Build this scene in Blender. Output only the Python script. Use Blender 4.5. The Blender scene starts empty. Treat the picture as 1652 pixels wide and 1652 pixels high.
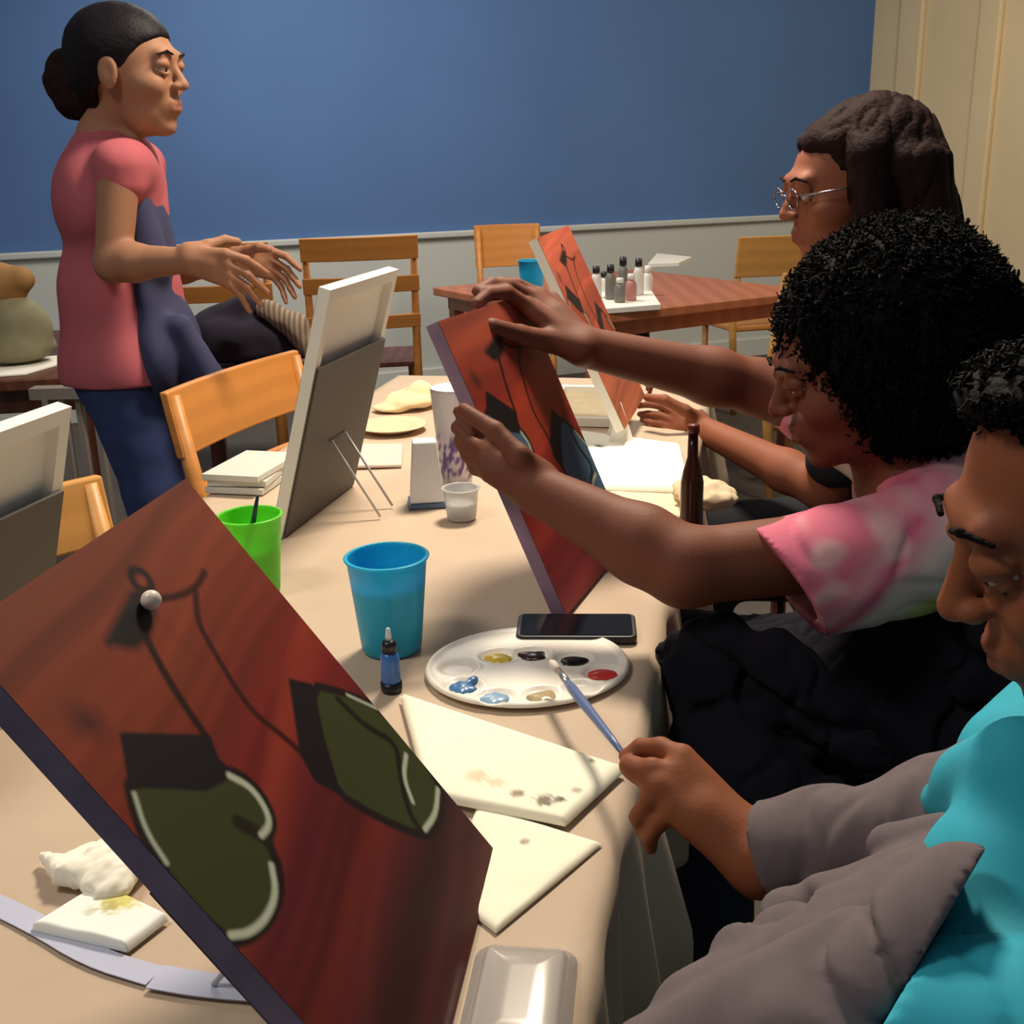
import bpy, bmesh, math, random
import numpy as np
from mathutils import Vector, Matrix, noise as mnoise
random.seed(4)
C = bpy.context.scene.collection
# ------------------------------------------------------------ camera
F = 1800.0; PITCH = math.radians(17.7); ROLL = math.radians(1.5); H = 1.31
fw = np.array([0, math.cos(PITCH), -math.sin(PITCH)]); r0 = np.array([1.0, 0, 0]); u0 = np.cross(r0, fw)
rt = r0*math.cos(ROLL)-u0*math.sin(ROLL); up = r0*math.sin(ROLL)+u0*math.cos(ROLL)
CAM = np.array([0, 0, H])
cd = bpy.data.cameras.new('camera'); cam = bpy.data.objects.new('camera', cd); C.objects.link(cam)
cd.sensor_width = 36; cd.sensor_fit = 'HORIZONTAL'; cd.lens = 36*F/1652; cd.clip_start = 0.02
M = Matrix(((rt[0], up[0], -fw[0], 0), (rt[1], up[1], -fw[1], 0), (rt[2], up[2], -fw[2], H), (0, 0, 0, 1)))
cam.matrix_world = M
bpy.context.scene.camera = cam
def ray(x, y): return fw+rt*(x-826)/F-up*(y-826)/F
def at(x, y, Y): d = ray(x, y); return CAM+d*(Y/d[1])          # a point seen there, Y metres into the room
def onz(x, y, z=.75): d = ray(x, y); return CAM+d*((z-H)/d[2])   # a point on a level surface
# ------------------------------------------------------------ world + lights + exposure
sc = bpy.context.scene
sc.view_settings.view_transform = 'Standard'; sc.view_settings.look = 'None'
sc.view_settings.gamma = 1; sc.view_settings.use_curve_mapping = False; sc.view_settings.exposure = 0.0
w = bpy.data.worlds.new('room_light'); sc.world = w; w.use_nodes = True
w.node_tree.nodes['Background'].inputs[0].default_value = (0.80, 0.88, 1.0, 1); w.node_tree.nodes['Background'].inputs[1].default_value = 0.15
def area(name, loc, aim, size, power, col):
    l = bpy.data.lights.new(name, 'AREA'); l.shape = 'DISK'; l.size = size; l.energy = power; l.color = col
    o = bpy.data.objects.new(name, l); C.objects.link(o); o.location = loc
    o.rotation_euler = (Vector(aim)-Vector(loc)).to_track_quat('-Z', 'Y').to_euler(); return o
area('ceiling_lamp_over_table', (0.25, 2.35, 2.65), (0.0, 1.5, .75), .45, 64, (1.0, .86, .68))
area('ceiling_lamp_near', (-1.2, 0.6, 2.75), (-.3, 1.0, .75), .6, 17, (1.0, .9, .78))
area('ceiling_lamp_back', (-.6, 4.6, 2.8), (-.3, 5.2, 0.6), 1.2, 60, (1.0, .92, .82))
area('ceiling_lamp_right', (2.0, 4.6, 2.8), (2.4, 5.6, 1.0), .8, 30, (1.0, .84, .62))

# ------------------------------------------------------------ helpers
def lin(c): return tuple(((v/255)/12.92 if v/255 <= .04045 else ((v/255+.055)/1.055)**2.4) for v in c)
MATS = {}
def mat(name, col, rough=.6, noise=None, metallic=0, trans=0, attr=False, spec=.5, bump=0, wave=None, alpha=1, sheen=0, coat=0, transl=0):
    if name in MATS: return MATS[name]
    m = bpy.data.materials.new(name); m.use_nodes = True; nt = m.node_tree; b = nt.nodes['Principled BSDF']
    c = lin(col); b.inputs['Base Color'].default_value = (*c, 1); b.inputs['Roughness'].default_value = rough
    b.inputs['Metallic'].default_value = metallic; b.inputs['Transmission Weight'].default_value = trans
    b.inputs['Specular IOR Level'].default_value = spec; b.inputs['Alpha'].default_value = alpha
    b.inputs['Sheen Weight'].default_value = sheen; b.inputs['Coat Weight'].default_value = coat
    tc = nt.nodes.new('ShaderNodeTexCoord')
    src = None
    if attr:
        a = nt.nodes.new('ShaderNodeAttribute'); a.attribute_name = 'Col'; src = a.outputs['Color']
    if noise or wave:
        if wave:
            n = nt.nodes.new('ShaderNodeTexWave'); n.inputs['Scale'].default_value = wave[0]; n.inputs['Distortion'].default_value = wave[1]
            n.inputs['Detail'].default_value = 3; amt = wave[2]; n.bands_direction = wave[3] if len(wave) > 3 else 'X'
        else:
            n = nt.nodes.new('ShaderNodeTexNoise'); n.inputs['Scale'].default_value = noise[0]; n.inputs['Detail'].default_value = 6; amt = noise[1]
        nt.links.new(tc.outputs['Object'], n.inputs['Vector'])
        r = nt.nodes.new('ShaderNodeMapRange'); r.inputs['From Min'].default_value = .25; r.inputs['From Max'].default_value = .75
        r.inputs['To Min'].default_value = 1-amt; r.inputs['To Max'].default_value = 1+amt
        nt.links.new(n.outputs['Fac'], r.inputs['Value'])
        mx = nt.nodes.new('ShaderNodeMix'); mx.data_type = 'RGBA'; mx.blend_type = 'MULTIPLY'; mx.inputs['Factor'].default_value = 1
        if src: nt.links.new(src, mx.inputs['A'])
        else: mx.inputs['A'].default_value = (*c, 1)
        nt.links.new(r.outputs['Result'], mx.inputs['B']); src = mx.outputs['Result']
    if src: nt.links.new(src, b.inputs['Base Color'])
    if bump:
        n2 = nt.nodes.new('ShaderNodeTexNoise'); n2.inputs['Scale'].default_value = bump[0]; n2.inputs['Detail'].default_value = 4
        nt.links.new(tc.outputs['Object'], n2.inputs['Vector'])
        bp = nt.nodes.new('ShaderNodeBump'); bp.inputs['Strength'].default_value = bump[1]; bp.inputs['Distance'].default_value = bump[2]
        nt.links.new(n2.outputs['Fac'], bp.inputs['Height']); nt.links.new(bp.outputs['Normal'], b.inputs['Normal'])
    if transl:
        tl = nt.nodes.new('ShaderNodeBsdfTranslucent'); tl.inputs['Color'].default_value = (*c, 1); mxs = nt.nodes.new('ShaderNodeMixShader'); mxs.inputs[0].default_value = transl
        nt.links.new(b.outputs[0], mxs.inputs[1]); nt.links.new(tl.outputs[0], mxs.inputs[2]); nt.links.new(mxs.outputs[0], nt.nodes['Material Output'].inputs['Surface'])
    MATS[name] = m; return m
def meshobj(name, V, Fc, m, parent=None, smooth=False, cols=None):
    me = bpy.data.meshes.new(name); me.from_pydata([tuple(v) for v in V], [], [tuple(f) for f in Fc]); me.update()
    o = bpy.data.objects.new(name, me); C.objects.link(o)
    if m: me.materials.append(m)
    if smooth: me.polygons.foreach_set('use_smooth', [True]*len(me.polygons))
    if cols is not None:
        a = me.color_attributes.new('Col', 'FLOAT_COLOR', 'POINT')
        a.data.foreach_set('color', np.concatenate([cols, np.ones((len(cols), 1))], 1).astype(np.float32).ravel())
    if parent: o.parent = parent; o.matrix_parent_inverse = Matrix.Translation(-parent.location) if not any(parent.rotation_euler) else parent.matrix_basis.inverted()
    return o
def bmobj(name, bm, m, parent=None, smooth=False, bevel=0):
    me = bpy.data.meshes.new(name); bm.normal_update(); bm.to_mesh(me); bm.free()
    o = bpy.data.objects.new(name, me); C.objects.link(o); me.materials.append(m)
    if smooth: me.polygons.foreach_set('use_smooth', [True]*len(me.polygons))
    if bevel:
        b = o.modifiers.new('bevel', 'BEVEL'); b.width = bevel; b.segments = 2; b.limit_method = 'ANGLE'
    if parent: o.parent = parent; o.matrix_parent_inverse = parent.matrix_basis.inverted()
    return o
def tag(o, label, cat, group=None, kind=None):
    o['label'] = label; o['category'] = cat
    if group: o['group'] = group
    if kind: o['kind'] = kind
    return o
def thing(name, label, cat, loc=(0, 0, 0), rz=0, group=None):
    o = bpy.data.objects.new(name, None); C.objects.link(o); o.location = tuple(loc); o.rotation_euler = (0, 0, rz)
    o.empty_display_size = .05
    return tag(o, label, cat, group)
def struct(o, label=None): o['kind'] = 'structure'; 
def box(bm, c, s, R=None):
    """axis box at c, full size s, optional rotation (3x3)"""
    R = np.eye(3) if R is None else np.array(R); vs = []
    for x in (-.5, .5):
        for y in (-.5, .5):
            for z in (-.5, .5): vs.append(bm.verts.new(tuple(np.array(c)+R@np.array([x*s[0], y*s[1], z*s[2]]))))
    for f in ((0, 1, 3, 2), (4, 6, 7, 5), (0, 4, 5, 1), (2, 3, 7, 6), (0, 2, 6, 4), (1, 5, 7, 3)): bm.faces.new([vs[i] for i in f])
def frame_of(d):
    d = np.array(d, float); d /= np.linalg.norm(d); a = np.array([0, 0, 1.]) if abs(d[2]) < .9 else np.array([1., 0, 0])
    x = np.cross(a, d); x /= np.linalg.norm(x); return x, np.cross(d, x), d
def tube(bm, pts, rad, n=10, caps=True):
    pts = [np.array(p, float) for p in pts]
    if not hasattr(rad, '__len__'): rad = [rad]*len(pts)
    rings = []; x = None
    for i, p in enumerate(pts):
        d = pts[min(i+1, len(pts)-1)]-pts[max(i-1, 0)]; d /= np.linalg.norm(d)+1e-12
        if x is None: x, y, _ = frame_of(d)
        else: x = x-d*(x@d); x /= np.linalg.norm(x); y = np.cross(d, x)
        rings.append([bm.verts.new(tuple(p+rad[i]*(math.cos(a)*x+math.sin(a)*y))) for a in np.linspace(0, 2*math.pi, n, endpoint=False)])
    for a, b in zip(rings, rings[1:]):
        for k in range(n): bm.faces.new((a[k], a[(k+1) % n], b[(k+1) % n], b[k]))
    if caps: bm.faces.new(rings[0][::-1]); bm.faces.new(rings[-1])
def lathe(bm, prof, c, n=32, close=False):
    rings = []
    for r, z in prof:
        rings.append([bm.verts.new((c[0]+r*math.cos(a), c[1]+r*math.sin(a), c[2]+z)) for a in np.linspace(0, 2*math.pi, n, endpoint=False)] if r > 1e-6 else [bm.verts.new((c[0], c[1], c[2]+z))])
    for a, b in zip(rings, rings[1:]):
        for k in range(n):
            if len(a) == 1 and len(b) == 1: continue
            if len(a) == 1: bm.faces.new((a[0], b[(k+1) % n], b[k]))
            elif len(b) == 1: bm.faces.new((a[k], a[(k+1) % n], b[0]))
            else: bm.faces.new((a[k], a[(k+1) % n], b[(k+1) % n], b[k]))
    bmesh.ops.recalc_face_normals(bm, faces=bm.faces[:])
def slab(bm, poly, z0, z1):
    a = [bm.verts.new((p[0], p[1], z0)) for p in poly]; b = [bm.verts.new((p[0], p[1], z1)) for p in poly]; n = len(poly)
    bm.faces.new(a[::-1]); bm.faces.new(b)
    for k in range(n): bm.faces.new((a[k], a[(k+1) % n], b[(k+1) % n], b[k]))
    bmesh.ops.recalc_face_normals(bm, faces=bm.faces[:])
def Rz(a): return np.array([[math.cos(a), -math.sin(a), 0], [math.sin(a), math.cos(a), 0], [0, 0, 1]])

# ------------------------------------------------------------ signed-distance sculpting for bodies and cloth
def Cp(a, b, ra, rb=None, k=None, sub=False): return dict(t='c', a=np.array(a, float), b=np.array(b, float), ra=ra, rb=ra if rb is None else rb, k=k, sub=sub)
def El(c, r, R=None, k=None, sub=False): return dict(t='e', c=np.array(c, float), r=np.array(r, float), R=np.eye(3) if R is None else np.array(R), k=k, sub=sub)
def xf(ps, R, t, s=1.0):
    out = []
    for p in ps:
        q = dict(p)
        if p['k'] is not None: q['k'] = p['k']*s
        if p['t'] == 'c': q['a'] = t+R@(p['a']*s); q['b'] = t+R@(p['b']*s); q['ra'] = p['ra']*s; q['rb'] = p['rb']*s
        else: q['c'] = t+R@(p['c']*s); q['r'] = p['r']*s; q['R'] = R@p['R']
        out.append(q)
    return out
def fat(ps, d):
    out = []
    for p in ps:
        q = dict(p)
        if p['t'] == 'c': q['ra'] = p['ra']+d; q['rb'] = p['rb']+d
        else: q['r'] = p['r']+d
        out.append(q)
    return out
_rs = np.random.RandomState(7)
_W = _rs.normal(size=(8, 3)); _PH = _rs.uniform(0, 6.28, 8)
def wob(X, f, dirs=None):
    s = 0
    for i in range(8):
        w_ = _W[i]*(dirs if dirs is not None else 1)
        s = s+np.sin(f*(X[..., 0]*w_[0]+X[..., 1]*w_[1]+X[..., 2]*w_[2])+_PH[i]+1.3*np.sin(f*.5*(X[..., 0]*w_[2]-X[..., 1]*w_[0])))
    return s/8
def crease(X, f, a, w_=.07, dirs=None):
    v = wob(X, f, dirs); return a*np.exp(-(v/w_)**2)
def sculpt(name, prims, vox, m, parent=None, k=.015, disp=None, colfn=None, cut=None):
    lo = np.full(3, 1e9); hi = -lo
    for p in prims:
        if p['sub']: continue
        if p['t'] == 'c': R = max(p['ra'], p['rb']); l = np.minimum(p['a'], p['b'])-R; h = np.maximum(p['a'], p['b'])+R
        else: R = np.abs(p['R'])@p['r']; l = p['c']-R; h = p['c']+R
        lo = np.minimum(lo, l); hi = np.maximum(hi, h)
    pad = .02+3*vox; lo -= pad; hi += pad
    n = np.ceil((hi-lo)/vox).astype(int)+1
    ax = [(lo[i]+vox*np.arange(n[i])).astype(np.float32) for i in range(3)]
    D = np.full(n, .05, np.float32)
    for p in prims:
        kk = k if p['k'] is None else p['k']; mg = .05+kk
        if p['t'] == 'c': R = max(p['ra'], p['rb']); l = np.minimum(p['a'], p['b'])-R-mg; h = np.maximum(p['a'], p['b'])+R+mg
        else: R = np.abs(p['R'])@p['r']; l = p['c']-R-mg; h = p['c']+R+mg
        i0 = np.clip(((l-lo)/vox).astype(int), 0, n); i1 = np.clip(((h-lo)/vox).astype(int)+2, 0, n)
        if np.any(i1 <= i0): continue
        sl = tuple(slice(a, b) for a, b in zip(i0, i1))
        X = ax[0][sl[0]][:, None, None]; Y = ax[1][sl[1]][None, :, None]; Z = ax[2][sl[2]][None, None, :]
        if p['t'] == 'c':
            a = p['a']; ab = p['b']-a; L = ab@ab+1e-12
            t = np.clip(((X-a[0])*ab[0]+(Y-a[1])*ab[1]+(Z-a[2])*ab[2])/L, 0, 1)
            d = np.sqrt((X-a[0]-t*ab[0])**2+(Y-a[1]-t*ab[1])**2+(Z-a[2]-t*ab[2])**2)-(p['ra']+t*(p['rb']-p['ra']))
        else:
            R_ = p['R']; c = p['c']; q = []
            for j in range(3): q.append(((X-c[0])*R_[0, j]+(Y-c[1])*R_[1, j]+(Z-c[2])*R_[2, j])/p['r'][j])
            k0 = np.sqrt(q[0]**2+q[1]**2+q[2]**2)+1e-6
            k1 = np.sqrt((q[0]/p['r'][0])**2+(q[1]/p['r'][1])**2+(q[2]/p['r'][2])**2)+1e-6
            d = k0*(k0-1)/k1
        A = D[sl]
        if p['sub']:
            hh = np.clip(.5-.5*(A+d)/kk, 0, 1); D[sl] = A*(1-hh)+(-d)*hh+kk*hh*(1-hh)
        else:
            hh = np.clip(.5+.5*(A-d)/kk, 0, 1); D[sl] = A*(1-hh)+d*hh-kk*hh*(1-hh)
    if disp or cut:
        X = ax[0][:, None, None]; Y = ax[1][None, :, None]; Z = ax[2][None, None, :]
        if disp:
            nz = np.nonzero(np.abs(D) < .045)
            P = np.stack([ax[0][nz[0]], ax[1][nz[1]], ax[2][nz[2]]], -1)
            D[nz] += disp(P).astype(np.float32)
        if cut:
            for pt, nn in cut:      # remove everything on the +nn side
                D = np.maximum(D, ((X-pt[0])*nn[0]+(Y-pt[1])*nn[1]+(Z-pt[2])*nn[2]).astype(np.float32))
    S = D < 0
    g = [m_-1 for m_ in D.shape]
    cnt = np.zeros(g, np.int8)
    for a in (0, 1):
        for b in (0, 1):
            for c in (0, 1): cnt += S[a:a+g[0], b:b+g[1], c:c+g[2]]
    act = (cnt > 0) & (cnt < 8); ci = np.nonzero(act); N = len(ci[0])
    idx = np.full(g, -1, np.int32); idx[ci] = np.arange(N)
    pos = np.zeros((N, 3)); num = np.zeros(N)
    cor = [(a, b, c) for a in (0, 1) for b in (0, 1) for c in (0, 1)]
    dv = {q: D[ci[0]+q[0], ci[1]+q[1], ci[2]+q[2]] for q in cor}
    for qa in cor:
        for axd in range(3):
            if qa[axd]: continue
            qb = list(qa); qb[axd] = 1; qb = tuple(qb)
            da, db = dv[qa], dv[qb]; ms = (da < 0) != (db < 0)
            t = np.where(ms, da/np.where(ms, da-db, 1), 0)
            for j in range(3): pos[:, j] += np.where(ms, qa[j]+(t if j == axd else 0), 0)
            num += ms
    pos /= num[:, None]
    V = lo+vox*(pos+np.stack(ci, -1))
    faces = []
    for axd in range(3):
        sl0 = [slice(1, None)]*3; o1, o2 = [j for j in range(3) if j != axd]
        a_s = [slice(1, -1)]*3; b_s = [slice(1, -1)]*3
        a_s[axd] = slice(0, -1); b_s[axd] = slice(1, None)
        Aa, Bb = S[tuple(a_s)], S[tuple(b_s)]; e = np.nonzero(Aa != Bb)
        ee = list(e); base = [None]*3
        for j in range(3): base[j] = e[j]+(0 if j == axd else 1)
        def cell(d1, d2):
            q = [base[0].copy(), base[1].copy(), base[2].copy()]; q[o1] = q[o1]-d1; q[o2] = q[o2]-d2
            return idx[q[0], q[1], q[2]]
        quad = np.stack([cell(1, 1), cell(0, 1), cell(0, 0), cell(1, 0)], -1)
        fl = Aa[e] if axd != 1 else ~Aa[e]
        quad = np.where(fl[:, None], quad, quad[:, ::-1]); faces.append(quad[(quad >= 0).all(1)])
    Q = np.concatenate(faces).astype(np.int32)
    me = bpy.data.meshes.new(name); me.vertices.add(N); me.vertices.foreach_set('co', V.astype(np.float32).ravel())
    me.loops.add(Q.size); me.loops.foreach_set('vertex_index', Q.ravel())
    me.polygons.add(len(Q)); me.polygons.foreach_set('loop_start', np.arange(0, Q.size, 4, dtype=np.int32))
    me.polygons.foreach_set('use_smooth', np.ones(len(Q), bool)); me.update(calc_edges=True); me.validate()
    me.materials.append(m)
    if colfn is not None:
        a = me.color_attributes.new('Col', 'FLOAT_COLOR', 'POINT'); cc = colfn(V)
        a.data.foreach_set('color', np.concatenate([cc, np.ones((N, 1))], 1).astype(np.float32).ravel())
    o = bpy.data.objects.new(name, me); C.objects.link(o)
    if parent: o.parent = parent; o.matrix_parent_inverse = parent.matrix_basis.inverted()
    return o

# ------------------------------------------------------------ materials
cream = mat('cream_paint', (215, 196, 158), .8, noise=(3, .04))
blue = mat('blue_paint', (78, 114, 166), .75, noise=(1.2, .07))
whitep = mat('white_paint', (196, 200, 196), .6)
floorm = mat('grey_brown_floor', (80, 72, 66), .7, noise=(6, .15))
wood = mat('honey_wood', (200, 132, 62), .45, wave=(6, 2, .05, 'Z'))
wood2 = mat('golden_wood', (205, 150, 80), .45, wave=(5, 2, .05, 'Z'))
darkwood = mat('dark_wood', (92, 50, 34), .4, wave=(6, 3, .15))
brownwood = mat('brown_wood', (176, 108, 72), .35, wave=(4, 2, .08))
cloth = mat('kraft_paper_cloth', (196, 174, 150), .75, noise=(5, .06), bump=(9, .5, .006))
white = mat('white_canvas', (240, 236, 224), .7)
rawcanvas = mat('raw_canvas', (226, 208, 176), .85)
boardm = mat('dark_board', (88, 84, 78), .6)
wire = mat('white_wire', (205, 205, 205), .35)
paper = mat('paper_towel', (255, 248, 222), .85, noise=(14, .03))

# ------------------------------------------------------------ the room
def wall_plane(name, p, q, z0, z1, th, m, side=1):
    p = np.array(p, float); q = np.array(q, float); d = (q-p)/np.linalg.norm(q-p); nn = np.array([-d[1], d[0]])*th*side
    bm = bmesh.new(); slab(bm, [p, q, q+nn, p+nn], z0, z1); o = bmobj(name, bm, m); struct(o); return o
wd = np.array([4.36, 1.66]); wd /= np.linalg.norm(wd); W0 = np.array([-2.56, 5.81])
wn = np.array([wd[1], -wd[0]])                       # towards the room
corner = None
for s in np.linspace(4, 6.5, 2001):
    p = W0+wd*s; q = np.array([p[0], p[1], 1.5])-CAM
    if 826+F*(q@rt)/(q@fw) > 1400: corner = p; break
WL = W0-wd*3.0
wall_plane('wall_back', WL, corner, 0, 3.0, .12, blue)
wall_plane('wall_right', corner, corner+wn*5.2, 0, 3.0, .12, cream, 1)
bm = bmesh.new(); slab(bm, [WL+wn*.02, corner+wn*.02, corner, WL], 0, .87); struct(bmobj('trim_1', bm, whitep))         # white wainscot
bm = bmesh.new(); slab(bm, [WL+wn*.05, corner+wn*.05, corner, WL], .87, .905); struct(bmobj('trim_2', bm, whitep, bevel=.008))  # chair rail
bm = bmesh.new(); slab(bm, [WL+wn*.035, corner+wn*.035, corner, WL], 0, .12); struct(bmobj('baseboard_back', bm, whitep, bevel=.006))
# pilasters on the cream wall
for i, (s, wdt) in enumerate(((.28, .20), (.95, .16))):
    a = corner+wn*s; b = corner+wn*(s+wdt); off = -wd*.035
    bm = bmesh.new(); slab(bm, [a, b, b+off, a+off], 0, 3.0); struct(bmobj('trim_%d' % (3+i), bm, cream, bevel=.01))
bm = bmesh.new(); slab(bm, [(-6, -2.2), (4.6, -2.2), (4.6, 9), (-6, 9)], -.1, 0); struct(bmobj('floor', bm, floorm))

# ------------------------------------------------------------ main table
T = np.array([.213, .977]); T /= np.linalg.norm(T); NR = np.array([T[1], -T[0]]); RE = np.array([.200, 1.374])
def tb(s, t): return RE+T*s+NR*t                      # s along the table, t to the right of its right edge
S0, S1, TW = -1.0, 1.50, .84
tab = thing('banquet_table', 'long table under beige paper, seated painters on its right', 'table', (*tb(.25, -.42), 0))
bm = bmesh.new(); slab(bm, [tb(S0+.01, -.01), tb(S1-.01, -.01), tb(S1-.01, -TW+.01), tb(S0+.01, -TW+.01)], .715, .744); bmobj('tabletop', bm, brownwood, tab, bevel=.004)
for s in (S0+.12, S1-.12):
    for t in (-.1, -TW+.1):
        p = tb(s, t); bm = bmesh.new(); box(bm, (p[0], p[1], .358), (.05, .05, .714), Rz(math.atan2(T[1], T[0]))); bmobj('leg', bm, darkwood, tab, bevel=.004)
def drape():
    ns, V, Fc = 240, [], []
    ts = [(-TW-.0, -.20), (-TW-.0, -.12), (-TW, -.05), (-TW+.002, -.008)]+[(-TW+.02+(TW-.04)*i/40., 0) for i in range(41)]+[(-.004, -.004)]+[(0.0, -.012-.248*i/16.) for i in range(17)]
    for i in range(ns+1):
        s = S0+(S1-S0)*i/ns
        for t, dz in ts:
            z = .7465; tt = t
            if dz < -.01:
                sg = 1 if t > -TW/2 else -1; k = min(1, (-dz)/.22)
                ph = s*23+2*math.sin(s*5.1)
                tt = t+sg*(.006+k*(.022+.024*math.sin(ph)+.012*math.sin(s*61+1)))
                z += dz+.012*k*math.sin(s*9)
            else:
                z += .0012*mnoise.noise(Vector((s*7, t*9, 0)))+.0012*abs(mnoise.noise(Vector((s*3, t*3, 5))))
            p = tb(s, tt); V.append((p[0], p[1], z))
    m_ = len(ts)
    for i in range(ns):
        for j in range(m_-1): a = i*m_+j; Fc.append((a, a+m_, a+m_+1, a+1))
    o = meshobj('tablecloth', V, Fc, cloth, smooth=True); md = o.modifiers.new('thick', 'SOLIDIFY'); md.thickness = .0015; md.offset = 0
    tag(o, 'beige paper tablecloth hanging in folds off the long painting table', 'tablecloth')
drape()
ZT = .7495

# ------------------------------------------------------------ painted canvases
DES = dict(blob=[(0.498, 0.104), (0.545, 0.127), (0.499, 0.158), (0.414, 0.178), (0.36, 0.175), (0.327, 0.149), (0.297, 0.143), (0.383, 0.126), (0.451, 0.113)],
line1=[(0.421, 0.174), (0.387, 0.232), (0.364, 0.301), (0.35, 0.361)], line2=[(0.538, 0.139), (0.622, 0.163), (0.704, 0.171), (0.775, 0.16)],
line3=[(0.688, 0.175), (0.61, 0.215), (0.586, 0.262), (0.555, 0.334), (0.541, 0.399), (0.568, 0.455), (0.587, 0.517)],
cap1=[(0.155, 0.261), (0.35, 0.361), (0.325, 0.395), (0.331, 0.426), (0.238, 0.405), (0.086, 0.315)],
heart1=[(0.087, 0.313), (0.242, 0.403), (0.33, 0.424), (0.358, 0.466), (0.349, 0.509), (0.318, 0.532), (0.265, 0.528), (0.263, 0.547), (0.239, 0.579), (0.188, 0.599), (0.115, 0.603), (0.047, 0.588), (0.006, 0.569), (-0.005, 0.523), (-0.005, 0.467), (0.003, 0.415), (0.021, 0.377), (0.052, 0.341)],
w1=[(0.07, 0.328), (0.027, 0.374), (0.012, 0.426)], w2=[(0.323, 0.427), (0.354, 0.468), (0.342, 0.512), (0.315, 0.531), (0.273, 0.527)],
w3=[(0.232, 0.568), (0.186, 0.598), (0.115, 0.603), (0.051, 0.59), (0.010, 0.566)], cleft=[(0.245, 0.483), (0.28, 0.54)],
cap2=[(0.753, 0.419), (0.811, 0.457), (0.692, 0.532), (0.598, 0.609), (0.56, 0.561), (0.583, 0.515)],
heart2=[(0.807, 0.455), (0.92, 0.53), (1.009, 0.61), (1.01, 0.703), (0.997, 0.792), (0.945, 0.829), (0.839, 0.836), (0.761, 0.811), (0.663, 0.706), (0.594, 0.605), (0.657, 0.545)],
i1=[(0.873, 0.517), (0.891, 0.598), (0.964, 0.677), (0.861, 0.715), (0.777, 0.768), (0.768, 0.803)], w4=[(0.96, 0.708), (0.874, 0.722), (0.829, 0.764)],
w5=[(0.973, 0.81), (0.88, 0.826), (0.787, 0.814)], w6=[(0.924, 0.529), (1.0, 0.600)])
def smoothpts(P, it=2, closed=False):
    P = [np.array(p, float) for p in P]
    for _ in range(it):
        Q = [] if closed else [P[0]]
        n = len(P)
        for i in range(n if closed else n-1):
            a, b = P[i], P[(i+1) % n]; Q += [a*.75+b*.25, a*.25+b*.75]
        if not closed: Q.append(P[-1])
        P = Q
    return P
def pdist(X, P, closed=False):
    d = np.full(len(X), 9.); n = len(P)
    for i in range(n if closed else n-1):
        a, b = P[i], P[(i+1) % n]; ab = b-a; t = np.clip(((X-a)@ab)/(ab@ab+1e-12), 0, 1); d = np.minimum(d, np.linalg.norm(X-a-t[:, None]*ab, axis=1))
    return d
def inside(X, P):
    c = np.zeros(len(X), bool); n = len(P)
    for i in range(n):
        a, b = P[i], P[(i+1) % n]; k = (a[1] > X[:, 1]) != (b[1] > X[:, 1])
        xx = (b[0]-a[0])*(X[:, 1]-a[1])/((b[1]-a[1]) if abs(b[1]-a[1]) > 1e-9 else 1e-9)+a[0]; c ^= k & (X[:, 0] < xx)
    return c
def vnoise1(x, seed):
    r = np.random.RandomState(seed).uniform(0, 1, 4096); i = np.floor(x).astype(int); f = x-i; f = f*f*(3-2*f); return r[i % 4096]*(1-f)+r[(i+1) % 4096]*f
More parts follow.
